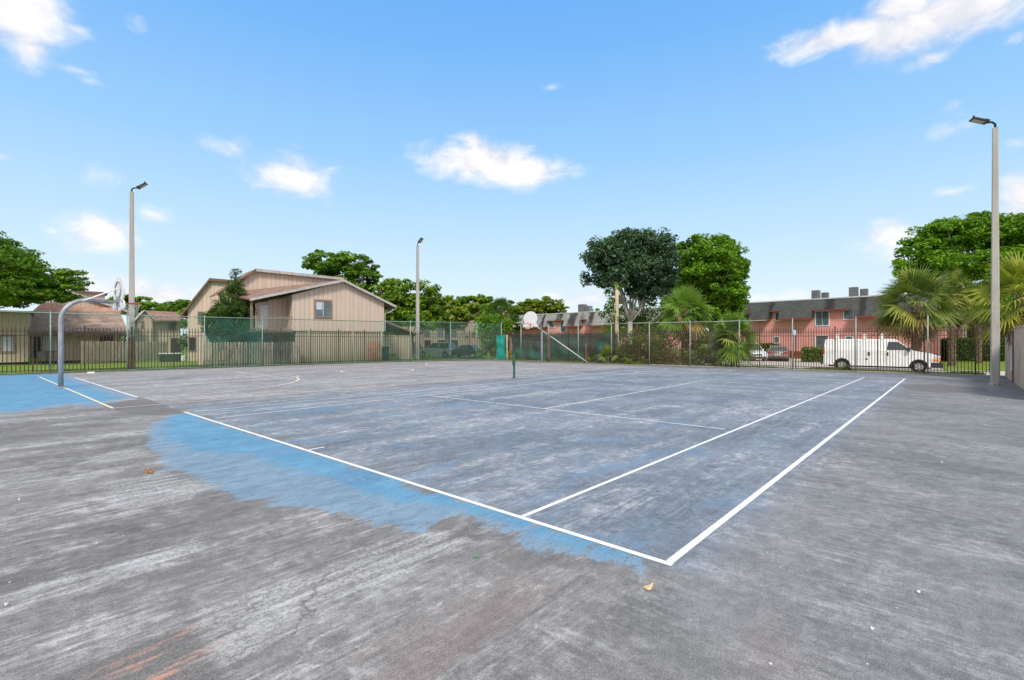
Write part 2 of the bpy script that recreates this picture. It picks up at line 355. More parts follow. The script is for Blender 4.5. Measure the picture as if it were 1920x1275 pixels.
# blue paint
bl = t.attr('blue').outputs['Fac']; co = t.attr('core').outputs['Fac']
eb = t.m('ADD', t.m('MULTIPLY', t.m('SUBTRACT', t.noise(t.mapv(P, (1.3, 2.0, 1)), 1.0, 6, .75, .5), .5), .8), t.m('MULTIPLY', t.m('SUBTRACT', p6, .5), .5))
bm_ = t.sm(t.m('ADD', bl, eb), -.05, .07); cm_ = t.sm(t.m('ADD', co, t.m('MULTIPLY', eb, .9)), -.12, .12)
bluec = t.mix(t.sm(p4, .3, .7), (.075,.27,.46), (.115,.35,.56)); bluec = t.mix(t.m('MULTIPLY', t.sm(s1u, .5, .35), .35), bluec, (.10,.22,.38))
fade = t.mix(.48, t.mix(t.sm(p6,.4,.6),(.22,.25,.29),(.34,.37,.41)), bluec)
bcol = t.mix(cm_, fade, bluec); bcol = t.mix(t.m('MULTIPLY', t.sm(s2u, .55, .68), .30), bcol, (.36,.44,.52)); bcol = t.mix(t.m('MULTIPLY', t.sm(p6, .46, .36), .45), bcol, (.12,.20,.28))
col = t.mix(t.m('MULTIPLY', bm_, .93), col, bcol)
tint = t.m('MULTIPLY', t.sm(t.noise(t.mapv(P, (.5, 1.0, 1), (3,3,0)), 1.2, 7, .65, .5), .50, .70), t.m('MULTIPLY', inner, t.sm(u, 10, 2)))
col = t.mix(t.m('MULTIPLY', tint, .62), col, (.12,.27,.44))
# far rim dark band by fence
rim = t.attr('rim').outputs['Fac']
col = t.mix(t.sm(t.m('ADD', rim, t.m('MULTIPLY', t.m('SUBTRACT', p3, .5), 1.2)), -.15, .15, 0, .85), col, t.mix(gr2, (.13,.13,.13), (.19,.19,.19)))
# cracks
vor = t.new('ShaderNodeTexVoronoi', feature='DISTANCE_TO_EDGE'); t.l.new(t.vm('ADD', P, t.vm('MULTIPLY', t.comb(t.noise(P, 1.4, 6, .7), t.noise(t.mapv(P, (1,1,1), (9,9,0)), 1.4, 6, .7), 0.0), (.9,.9,0))), vor.inputs['Vector'])
vor.inputs['Scale'].default_value = .22
ck = t.m('MULTIPLY', t.sm(vor.outputs[0], .0035, .0008), t.sm(t.noise(P, .5, 4), .50, .60))
col = t.mix(t.m('MULTIPLY', t.m('MULTIPLY', ck, t.sm(u, 1.0, -.6)), .6), col, (.07,.055,.05))
# thin scratches
sc = t.new('ShaderNodeTexVoronoi', feature='DISTANCE_TO_EDGE'); t.l.new(t.vm('ADD', P, t.vm('MULTIPLY', t.comb(p4, gr2, 0.0), (.5,.1,0))), sc.inputs['Vector']); sc.inputs['Scale'].default_value = 1.3
col = t.mix(t.m('MULTIPLY', t.m('MULTIPLY', t.sm(sc.outputs[0], .012, .002), t.sm(t.noise(P, 1.9, 3), .55, .68)), .33), col, (.6,.6,.62))
# aggregate grain
col = t.mix(t.m('MULTIPLY', t.sm(gr, .50, .36), .55), col, (.10,.10,.10)); col = t.mix(t.m('MULTIPLY', t.sm(gr, .54, .68), .30), col, (.58,.58,.58))
col = t.mix(t.m('MULTIPLY', t.sm(gr2, .40, .60), .18), (0.17,.165,.165), col) if False else t.mix(t.m('MULTIPLY', t.sm(gr2, .52, .3), .38), col, (.09,.088,.086))
t.l.new(col, b.inputs['Base Color']); b.inputs['Roughness'].default_value = .82; b.inputs['Specular IOR Level'].default_value = .25
bn = t.new('ShaderNodeBump'); bn.inputs['Strength'].default_value = .35; bn.inputs['Distance'].default_value = .006
t.l.new(t.m('ADD', gr, t.m('MULTIPLY', gr2, .6)), bn.inputs['Height']); t.l.new(bn.outputs[0], b.inputs['Normal'])
def sdpoly(P, poly):
    poly = np.array(poly, float); d = np.full(len(P), 1e9); ins = np.zeros(len(P), bool); n = len(poly)
    for i in range(n):
        a, b_ = poly[i], poly[(i+1) % n]; e = b_-a; w = P-a
        h = np.clip((w@e)/max(e@e, 1e-9), 0, 1); d = np.minimum(d, np.linalg.norm(w-h[:, None]*e, axis=1))
        c1 = (a[1] <= P[:, 1]) != (b_[1] <= P[:, 1]); xx = a[0]+(P[:, 1]-a[1])*e[0]/(e[1] if abs(e[1]) > 1e-9 else 1e-9)
        ins ^= c1 & (P[:, 0] < xx)
    return np.where(ins, d, -d)
BL1 = [(1252,1057),(1232,1062),(1200,1070),(1130,1055),(1060,1037),(995,1042),(975,1008),(925,992),(860,962),(800,985),(780,1000),(700,982),(640,960),(590,948),(520,950),(440,930),(370,900),(330,885),(295,855),(276,835),(280,805),(290,790),(320,779),(347,773)]
BL2 = [(257,745),(225,752),(195,757),(178,764),(150,763),(132,757),(100,765),(60,770),(0,777)]
def court_poly():
    p = [w2uv(*FR), w2uv(*FC), w2uv(*FD), w2uv(*FA), w2uv(*FL)]
    return p
bl1 = [uv(*p) for p in BL1]; bl2 = [uv(*p) for p in BL2]
bl2 = bl2+[(-6.5, 24), (-8, 40), (-.45, 40), (-.25, uv(257,745)[1])]
co1 = [uv(*p) for p in [(1240,1055),(1130,1040),(1010,1000),(925,970),(860,950),(760,940),(640,905),(560,880),(460,850),(380,845),(310,820),(310,790),(345,775)]]
bare1 = [uv(*p) for p in [(190,759),(250,749),(262,743),(285,751),(330,768),(347,774),(310,779),(262,779),(225,772)]]
bare2 = [uv(*p) for p in [(357,1168),(432,1275),(480,1345),(100,1400),(0,1330),(120,1262),(250,1212)]]
bare3 = [uv(*p) for p in [(1690,722),(1760,720),(1850,727),(1855,735),(1760,737),(1700,731)]]
pale1 = [uv(*p) for p in [(355,1155),(600,1065),(560,1120),(520,1180),(470,1275),(430,1275)]]
pale2 = [uv(*p) for p in [(195,905),(300,880),(400,925),(230,960)]]
pale3 = [uv(*p) for p in [(150,860),(270,835),(285,850),(190,870)]]
pale4 = [uv(*p) for p in [(640,1040),(780,1000),(850,1010),(700,1120),(560,1130)]]
pale5 = [uv(*p) for p in [(0,1120),(200,1060),(380,1010),(390,1030),(200,1090),(0,1150)]]
org1 = [uv(*p) for p in [(200,1290),(260,1240),(340,1200),(392,1205),(360,1235),(310,1290)]]
org2 = [uv(*p) for p in [(0,1010),(60,940),(150,905),(215,905),(190,945),(80,1010),(0,1040)]]
def sheet(name, u0, u1, v0, v1, st, cut=True):
    us = np.arange(u0, u1+st, st); vs = np.arange(v0, v1+st, st); UU, VV = np.meshgrid(us, vs); nu, nv = len(us), len(vs)
    me = bpy.data.meshes.new(name); i = (np.arange(nu-1)[None, :]+np.arange(nv-1)[:, None]*nu).ravel()
    f = np.stack([i, i+1, i+nu+1, i+nu], 1); v_ = np.stack([UU.ravel(), VV.ravel(), np.zeros(nu*nv)], 1)
    me.from_pydata(v_.tolist(), [], f.tolist()); bm = bmesh.new(); bm.from_mesh(me)
    for a, n in ((FC, nR), (FA, nL), (FC, nD)):
        pu, pv = w2uv(*a); nu_, nv_ = n.dot(U2), n.dot(V2)
        bmesh.ops.bisect_plane(bm, geom=bm.verts[:]+bm.edges[:]+bm.faces[:], plane_co=(pu+nu_*.12, pv+nv_*.12, 0), plane_no=(nu_, nv_, 0), clear_outer=True)
    bm.to_mesh(me); bm.free(); me.materials.append(CM)
    n = len(me.vertices); co_ = np.empty(n*3, np.float32); me.vertices.foreach_get('co', co_); P = co_.reshape(-1, 3)[:, :2].astype(float)
    def at(nm, val): a_ = me.attributes.new(nm, 'FLOAT', 'POINT'); a_.data.foreach_set('value', val.astype(np.float32))
    U_, V_ = P[:, 0], P[:, 1]
    at('blue', np.clip(np.maximum(sdpoly(P, bl1), sdpoly(P, bl2)), -1.5, 1.5)); at('core', np.clip(np.maximum(sdpoly(P, co1), sdpoly(P, bl2)-.35), -1.5, 1.5))
    at('inner', ssm(-.04, .04, U_)*ssm(-.2, .2, V_)*ssm(14.5, 11.0, V_) if False else ssm(-.04, .04, U_)*ssm(-.5, .1, V_)*(1-ssm(11.0, 13.5, V_))*(1-ssm(21, 24, U_)*.5))
    at('bball', ssm(11.3, 13.5, V_)*ssm(-2.5, .5, U_)*.95)
    at('bare', np.clip(np.maximum.reduce([sdpoly(P, bare1), sdpoly(P, bare2), sdpoly(P, bare3)]), -1, 1))
    at('pale', np.clip(np.maximum.reduce([sdpoly(P, q) for q in (pale1, pale2, pale3, pale4, pale5)]), -1, 1))
    at('orange', np.clip(np.maximum(sdpoly(P, org1)+.25, (sdpoly(P, org2)+.1)*.4), 0, 1))
    w = O2[None, :]+0 if False else None
    wx = O2.x+U2.x*U_+V2.x*V_; wy = O2.y+U2.y*U_+V2.y*V_
    dr = (wx-FC.x)*nR.x+(wy-FC.y)*nR.y; dl = fence_dist(wx, wy)
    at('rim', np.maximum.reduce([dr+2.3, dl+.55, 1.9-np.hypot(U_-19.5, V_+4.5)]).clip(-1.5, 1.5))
    o = bpy.data.objects.new(name, me); COL.objects.link(o); o.location = (O2.x, O2.y, 0); o.rotation_euler = (0,0,CRZ); return o
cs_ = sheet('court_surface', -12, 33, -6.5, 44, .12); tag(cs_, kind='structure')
# ------------------------------------------------------------------ court markings (worn paint)
def paint(name, colr, wear, seed=0):
    M = bpy.data.materials.new(name); M.use_nodes = True; t = NT(M.node_tree); b = M.node_tree.nodes['Principled BSDF']
    P = t.new('ShaderNodeTexCoord').outputs['Object']; n = t.noise(t.mapv(P, (1,1,1), (seed,seed,0)), 5, 9, .72, .4); n2 = t.noise(P, 60, 3)
    a = t.sm(t.m('ADD', t.m('MULTIPLY', n, .8), t.m('MULTIPLY', n2, .2)), .5-(.5-wear)*.8-.06, .5-(.5-wear)*.8+.07)
    c = t.mix(t.sm(n2, .3, .7), tuple(x*.90 for x in colr), colr); c = t.mix(t.sm(t.noise(P, 1.7, 7, .7), .5, .72, 0, .35), c, (.45,.46,.48)); c = t.mix(t.sm(t.noise(t.mapv(P,(1,1,1),(2,5,0)), 14, 6, .7), .56, .68, 0, .45), c, (.38,.39,.41))
    t.l.new(c, b.inputs['Base Color']); t.l.new(a, b.inputs['Alpha']); b.inputs['Roughness'].default_value = .6
    return M
PW = paint('paint_white_fresh', (.82,.83,.82), .24); PF = paint('paint_white_worn', (.78,.80,.82), .385, 5); PY = paint('paint_yellow', (.80,.74,.50), .25, 3); PYF = paint('paint_yellow_worn', (.80,.75,.58), .30, 8)
def strip(mb, a, b_, w, e0=0, e1=0):
    a = Vector(a); b_ = Vector(b_); d = (b_-a).normalized(); n = Vector((-d.y, d.x))*w/2; a = a-d*e0; b_ = b_+d*e1
    mb.add([(*(a-n),0),(*(b_-n),0),(*(b_+n),0),(*(a+n),0)], [(0,1,2,3)])
def arc(mb, c, r, a0, a1, w, n=48):
    vs = []; fs = []
    for i in range(n+1):
        th = a0+(a1-a0)*i/n
        vs += [(c[0]+(r-w/2)*cos(th), c[1]+(r-w/2)*sin(th), 0), (c[0]+(r+w/2)*cos(th), c[1]+(r+w/2)*sin(th), 0)]
    for i in range(n): fs.append((2*i, 2*i+1, 2*i+3, 2*i+2))
    mb.add(vs, fs)
def lay(mb, name, m, z): return mb.build(name, m, loc=(O2.x, O2.y, z), rz=CRZ, kind='structure')
mb = MB(); W_ = .055
strip(mb, uv(1252,1057), uv(347,773), W_, .035, .03); strip(mb, (.024,.0), uv(1697,710), .058); strip(mb, (.012,1.385), uv(1620,708), .05)
strip(mb, (-.06,5.46), (.20,5.47), .05); strip(mb, uv(258,745), uv(140,708), .06)
lay(mb, 'tennis_court_bold_lines', PW, .004)
mb = MB()
strip(mb, uv(1360,805), uv(807,742), .05); strip(mb, (5.62,5.55), (15.2,5.75), .05); strip(mb, (.0,9.68), (22, 10.05), .05); strip(mb, (0,11.05), (22, 10.95), .052)
strip(mb, (18.2,1.4), (18.2,9.9), .055); strip(mb, (22.3,0), (22.3,10.9), .052)
strip(mb, (-.2,15.7), (22,15.9), .052); strip(mb, (-.2,17.1), (22,17.2), .055); strip(mb, (-.3,25.3), (22,25.3), .055); strip(mb, (5.5,17.1), (5.5,25.3), .055); strip(mb, (5.5,21.2), (18,21.2), .05)
lay(mb, 'tennis_court_worn_lines', PF, .004)
mb = MB(); strip(mb, uv(212,766), uv(74,707), .06, .02); lay(mb, 'basketball_court_end_line', PY, .008)
mb = MB(); HV = 20.6
strip(mb, (-1.07,13.055), (22.6,12.75), .052); strip(mb, (-1.07,14.75), (.3,14.75), .052); strip(mb, (-1.07,26.45), (.3,26.45), .052)
arc(mb, (.25, HV), 5.85, -pi/2, pi/2, .07, 80); strip(mb, (-1.07,18.85), (4.7,18.85), .052); strip(mb, (-1.07,22.4), (4.7,22.4), .052); strip(mb, (4.7,18.85), (4.7,22.4), .05)
arc(mb, (4.7, HV), 1.8, -pi/2, pi/2, .05); arc(mb, (10.8, HV), 1.8, 0, 2*pi, .07, 60); strip(mb, (22.6,12.75), (22.6,27.8), .05)
arc(mb, (21.3, HV), 5.85, pi/2, 3*pi/2, .07, 80); strip(mb, (10.8,12.9), (10.8,27.6), .052); strip(mb, (-1.07,27.9), (22,27.9), .052)
lay(mb, 'basketball_court_worn_lines', PYF, .008)
# ------------------------------------------------------------------ fences
IRON = mat('dark_iron', (.040,.034,.028), .55, .3, var=.35, vs=9, dirt=((.19,.075,.035), .55))
IRONR = mat('rusty_iron', (.090,.048,.036), .7, .2, var=.35, vs=9, dirt=((.17,.075,.045), .6))
IRONB = mat('old_green_iron', (.05,.085,.065), .6, .2, var=.3, vs=9)
GALV = mat('galvanised', (.33,.365,.33), .6, .2, var=.15, vs=14, dirt=((.25,.20,.15), .4))
GREENP = mat('green_pipe', (.22,.33,.27), .5, .2, var=.2, vs=8)
def iron_fence(A, Bp, pitch, label, m, spacing, pr=.0135, H=2.2, first=0.0, group=None, zf=None):
    d = (Bp-A); L = d.length; rz = atan2(d.y, d.x)
    root = empty('iron_fence', (A.x, A.y, 0), rz, label, 'fence', group)
    n = int((L-first)/pitch+.999); x = 0.0; edges = [0.0]+[first+pitch*i for i in range(n+1) if 0 < first+pitch*i < L-.3]+[L]
    for x in edges[:-1]:
        MB().box(x-.028, x+.028, -.028, .028, -.05, H+.06).add([(x-.034,-.034,H+.06),(x+.034,-.034,H+.06),(x+.034,.034,H+.06),(x-.034,.034,H+.06),(x,0,H+.13)], [(0,1,2,3),(0,1,4),(1,2,4),(2,3,4),(3,0,4)]).build('fence_post', m, root)
    for x0, x1 in zip(edges[:-1], edges[1:]):
        mb = MB(); j = random.uniform(-.012, .012)
        k = max(2, round((x1-x0)/spacing))
        for i in range(1, k):
            xx = x0+(x1-x0)*i/k; r = pr; l = random.uniform(-.006, .006)
            mb.box(xx-r+l, xx+r+l, -r, r, .06, H-.03+j)
            mb.add([(xx-r+l,-r,H-.03+j),(xx+r+l,-r,H-.03+j),(xx+r+l,r,H-.03+j),(xx-r+l,r,H-.03+j),(xx+l,0,H+.03+j)], [(0,1,4),(1,2,4),(2,3,4),(3,0,4)])
        for z in (.16, H-.40, H-.19): mb.box(x0+.03, x1-.03, -.017, .017, z-.014+j, z+.014+j)
        mb.build('picket_panel', m, root)
    return root
iron_fence(FL, FD, 1.83, 'long dark picket iron fence in front of the tan timber houses at left', IRON, .138, .016, first=.55)
iron_fence(FD, FC, 1.83, 'short run of dark picket iron fencing in front of the parked silver car', IRON, .138, .016, first=1.2)
iron_fence(FC, FC+dR*28.3, 1.78, 'rusty brown picket iron fencing in front of the pink building and white van', IRONR, .115, .0130, first=.9)
# chain-link fences: galvanised pipes and a thin mesh
def mesh_mat(name, c, a, rough=.5):
    M = bpy.data.materials.new(name); M.use_nodes = True; t = NT(M.node_tree); b = M.node_tree.nodes['Principled BSDF']
    P = t.new('ShaderNodeTexCoord').outputs['Object']; n = t.noise(P, .8, 5, .6); x, y, z = t.sep(P)
    al = t.sm(n, .3, .7, a*.6, a*1.35)
    t.l.new(t.mix(n, tuple(q*.8 for q in c), tuple(q*1.2 for q in c)), b.inputs['Base Color']); t.l.new(al, b.inputs['Alpha']); b.inputs['Roughness'].default_value = rough
    return M
MESHG = mesh_mat('green_vinyl_mesh', (.12,.27,.21), .15); MESHS = mesh_mat('steel_mesh', (.35,.36,.35), .025); MESHD = mesh_mat('dense_green_mesh', (.04,.17,.13), .30)
def chain_fence(A, Bp, xs, H, label, pm, rails, meshes, off=.22, base_rail=True, name='chain_link_fence'):
    d = (Bp-A); L = d.length; rz = atan2(d.y, d.x); n = Vector((-d.y, d.x)).normalized()
    a = A-n*off
    root = empty(name, (a.x, a.y, 0), rz, label, 'fence')
    for x in xs:
        MB().tube([(x,0,-.05),(x,0,H)], .030, 8).tube([(x,0,H),(x,0,H+.03),(x,0,H+.05)], [.036,.036,.01], 8).build('fence_post', pm, root, smooth=True)
    for x0, x1 in rails:
        MB().tube([(x0,0,H-.04),((x0+x1)/2,0,H-.055),(x1,0,H-.04)], .024, 6).build('top_rail', pm, root, smooth=True)
    if base_rail: MB().tube([(xs[0],0,.06),(xs[-1],0,.06)], .014, 5).build('bottom_wire', pm, root)
    for x0, x1, m in meshes:
        MB().add([(x0,.035,.05),(x1,.035,.05),(x1,.035,H-.06),(x0,.035,H-.06)], [(0,1,2,3)]).build('wire_mesh', m, root)
    return root
def along(A, d, px):   # distance along a ground line (start A, dir d) where it crosses picture column px
    k = (px-960)/FPX; return (k*A.y-A.x)/(d.x-k*d.y)
LA = [along(FA, dL, p) for p in (-75, 95, 238, 382, 490, 577, 658)]
LA = [x for x in LA]+[ (FD-FA).length-.1]
chain_fence(FA, FD, LA, 2.92, 'tall chain-link fence with pale pipes along the tan timber houses', GREENP, [(LA[0],LA[-1])],
    [(LA[0],LA[2],MESHS),(LA[2],LA[3],MESHG),(LA[3],LA[4],MESHD),(LA[4],LA[-1],MESHG)])
LD = [along(FD, dD, p) for p in (768, 843, 892)]+[(FC-FD).length]
chain_fence(FD, FC, [0]+LD, 2.95, 'green-tinged chain-link fence between the barrel and the teal fabric corner', GREENP, [(0,LD[-2])], [(0,LD[-1],MESHG)])
RX = [along(FC, dR, p) for p in (980, 1031, 1087, 1149, 1220, 1296, 1388, 1487, 1605, 1739)]
chain_fence(FC, FR, RX, 2.72, 'galvanised chain-link posts and partial top rail beside the pink building and the van', GALV, [(RX[3],RX[4]),(RX[4],RX[5]),(RX[5],RX[6]),(RX[6],RX[6]+1.4),(RX[2]+.2,RX[3])], [(RX[3],RX[6],MESHS)], base_rail=False)
# teal windscreen fabric tied behind the pickets
def fabric_mat(name, c):
    M = bpy.data.materials.new(name); M.use_nodes = True; t = NT(M.node_tree); b = M.node_tree.nodes['Principled BSDF']
    P = t.new('ShaderNodeTexCoord').outputs['Object']; n = t.noise(t.mapv(P, (.7,1,.9)), 1.1, 7, .62, .6)
    cc = t.mix(t.sm(n, .35, .62), (.014,.09,.07), c); cc = t.mix(t.sm(t.noise(t.mapv(P, (1,1,1), (5,0,3)), 1.7, 6, .7), .60, .78, 0, .4), cc, (.09,.085,.055))
    t.l.new(cc, b.inputs['Base Color']); b.inputs['Roughness'].default_value = .8; b.inputs['Alpha'].default_value = .93; return M
FAB = fabric_mat('teal_fabric', (.02,.21,.165)); FABL = mat('bright_teal_fabric', (.015,.25,.20), .8, var=.3, vs=1.4)
def fabric(A, d, x0, x1, z0, z1, m, label, off, nx=60, amp=.05, drop=.06):
    nz = 14; vs = []; fs = []
    for i in range(nx+1):
        for j in range(nz+1):
            x = x0+(x1-x0)*i/nx; z = z0+(z1-z0)*j/nz-(drop*abs(sin(i*.55)) if j == nz else 0)
            vs.append((x, off+amp*sin(i*.9+j*.35)*sin(j*pi/nz+.4)+amp*.6*sin(j*1.1+i*.21), z))
    for i in range(nx):
        for j in range(nz): k = i*(nz+1)+j; fs.append((k, k+nz+1, k+nz+2, k+1))
    return MB().add(vs, fs).build('windscreen_fabric', m, loc=(A.x, A.y, 0), rz=atan2(d.y, d.x), smooth=True, label=label, cat='fence fabric')
x0, x1 = along(FC, dR, 958), along(FC, dR, 1155)
fabric(FC, dR, x0, x1, .05, 2.08, FAB, 'dark teal windscreen fabric stretched behind the rusty pickets near the second hoop', .16)
fabric(FC-Vector((.3,.25)), Vector((1,-.05)).normalized(), 0, .85, .02, 2.0, FABL, 'bright teal fabric flap hanging at the far court corner', .0, nx=16, amp=.06)
# wooden posts on the right line
WOOD = mat('weathered_wood', (.13,.09,.06), .9, var=.35, vs=4, stretch=(3,3,.4), bump=.4, bs=20)
WOODL = mat('pale_pole_wood', (.50,.40,.25), .85, var=.25, vs=4, stretch=(3,3,.4))
def wpost(px, top, r, m, label, off, lean=0):
    x = along(FC, dR, px); p = FC+dR*x+nR*off
    pts = [(0,0,-.2)]+[(lean*k/4, .01*(-1)**k, top*k/4) for k in range(1,5)]
    mb = MB().tube(pts, [r*1.08, r*1.03, r, r*.98, r*.94], 10)
    return mb.build('wooden_post', m, smooth=True, loc=(p.x, p.y, min(0, gz(p.x, p.y))), label=label, cat='post')
wpost(1035, 2.05, .13, WOOD, 'thick brown wooden post against the teal fabric, beside the second hoop', -.45)
wpost(1102, 1.35, .08, WOOD, 'short brown wooden stump post by the foot of the slanting pipe', -.25)
wpost(953, 2.0, .06, WOODL, 'slim pale wooden post beside the bright teal fabric flap', -.15)
wpost(1150, 5.3, .13, WOODL, 'tall pale wooden pole rising under the dark tree', .55)
# vine tip on tall pole
p = FC+dR*along(FC, dR, 1150)+nR*.55
# slanting pipe
a = gnd(1107, 679); bq = gnd(1015, 679.5)
k = FC+dR*along(FC, dR, 1012)-nR*.35; a = FC+dR*along(FC, dR, 1107)-nR*.42
MB().tube([(a.x, a.y, .03), (k.x, k.y, 2.55)], .035, 8).build('slanting_pipe', mat('pale_pipe', (.62,.62,.60), .5, .3), smooth=True, label='pale metal pipe leaning diagonally against the right fence beside the second hoop', cat='pipe')
# ------------------------------------------------------------------ light poles
CONC = mat('concrete_pole', (.42,.39,.355), .85, var=.10, vs=2.5, stretch=(2,2,.5), dirt=((.30,.26,.22), .5, (2,2,.35), 1.4))
RUSTP = mat('rust_pole', (.22,.09,.045), .85, var=.35, vs=3, stretch=(2,2,.5))
DKM = mat('dark_fixture', (.035,.035,.035), .4, .4); LENS = mat('lamp_lens', (.42,.38,.33), .25, spec=.6)
def light_pole(x, y, h, w, head_dir, tilt, label, rz=.3, z0=0, base=True, lower=None, cam_on=False):
    r = empty('light_pole', (x, y, z0), rz, label, 'light pole', 'concrete light poles around the court')
    a, b_ = w/2, w*.30
    mb = MB(); n = 10; vs = []; fs = []; zz = (0 if not lower else lower)
    def ring(z, hw): return [(sx*(hw), sy*(hw*.8), z) for sx, sy in ((-1,-1),(1,-1),(1,1),(-1,1))]+[]
    def oct_(z, hw): c = hw*.78; return [(-c,-hw,z),(c,-hw,z),(hw,-c,z),(hw,c,z),(c,hw,z),(-c,hw,z),(-hw,c,z),(-hw,-c,z)]
    def col_(za, zb, ha, hb):
        A_, B_ = oct_(za, ha), oct_(zb, hb)
        return MB().add(A_+B_, [tuple(range(7,-1,-1)), tuple(range(8,16))]+[(i, (i+1)%8, 8+(i+1)%8, 8+i) for i in range(8)])
    wz = lambda z: a+(b_-a)*z/h
    col_(zz, h, wz(zz), b_).build('pole_shaft', CONC, r)
    if lower: col_(-.1, lower, wz(0)*1.1, wz(lower)*1.02).build('rusty_lower_shaft', RUSTP, r)
    if base:
        m = MB()
        for i in range(9):
            th = i*.7; m.cbox((cos(th)*a*1.1, sin(th)*a*1.1, .03), .1, .09, random.uniform(.05,.12), Matrix.Rotation(th*2, 3, 'Z'))
        m.build('broken_collar', CONC, r, bevel=.01)
    th = head_dir-rz; hx, hy = cos(th), sin(th)
    MB().tube([(0,0,h-.02),(0,0,h+.14),(hx*.10,hy*.10,h+.22),(hx*.26,hy*.26,h+.20+tilt*.05)], .035, 8).build('bracket_arm', DKM, r, smooth=True)
    R = Matrix.Rotation(th, 3, 'Z') @ Matrix.Rotation(-tilt, 3, 'Y')
    c = Vector((hx*.47, hy*.47, h+.23+sin(tilt)*.22))
    hd = MB().cbox(c, .50, .27, .065, R); hd.cbox(c+R@Vector((-.18,0,.045)), .13, .20, .05, R)
    for k in range(5): hd.cbox(c+R@Vector((-.05+.06*k,0,.040)), .012, .22, .025, R)
    hh = hd.build('lamp_head', DKM, r)
    MB().cbox(c+R@Vector((.04,0,-.038)), .36, .21, .012, R).build('lamp_lens', LENS, hh)
    MB().tube([c+R@Vector((.22,0,.04)), c+R@Vector((.22,0,.13))], .03, 8).build('light_sensor', DKM, hh)
    return r
p = gnd(1866, 722); light_pole(p.x, p.y, Z_(240, p.y), .25, pi*.93, .33, 'tallest pale concrete light pole, next to the stucco wall on the right', rz=CRZ)
light_pole(X_(247,25.6), 25.6, Z_(360, 25.6), .29, .25, .62, 'concrete light pole with rusty brown foot behind the near hoop', rz=.7, lower=1.72)
light_pole(X_(783,37.3), 37.3, Z_(461, 37.3), .28, -.9, .5, 'distant concrete light pole standing right of the big tan house', rz=.5, base=False)
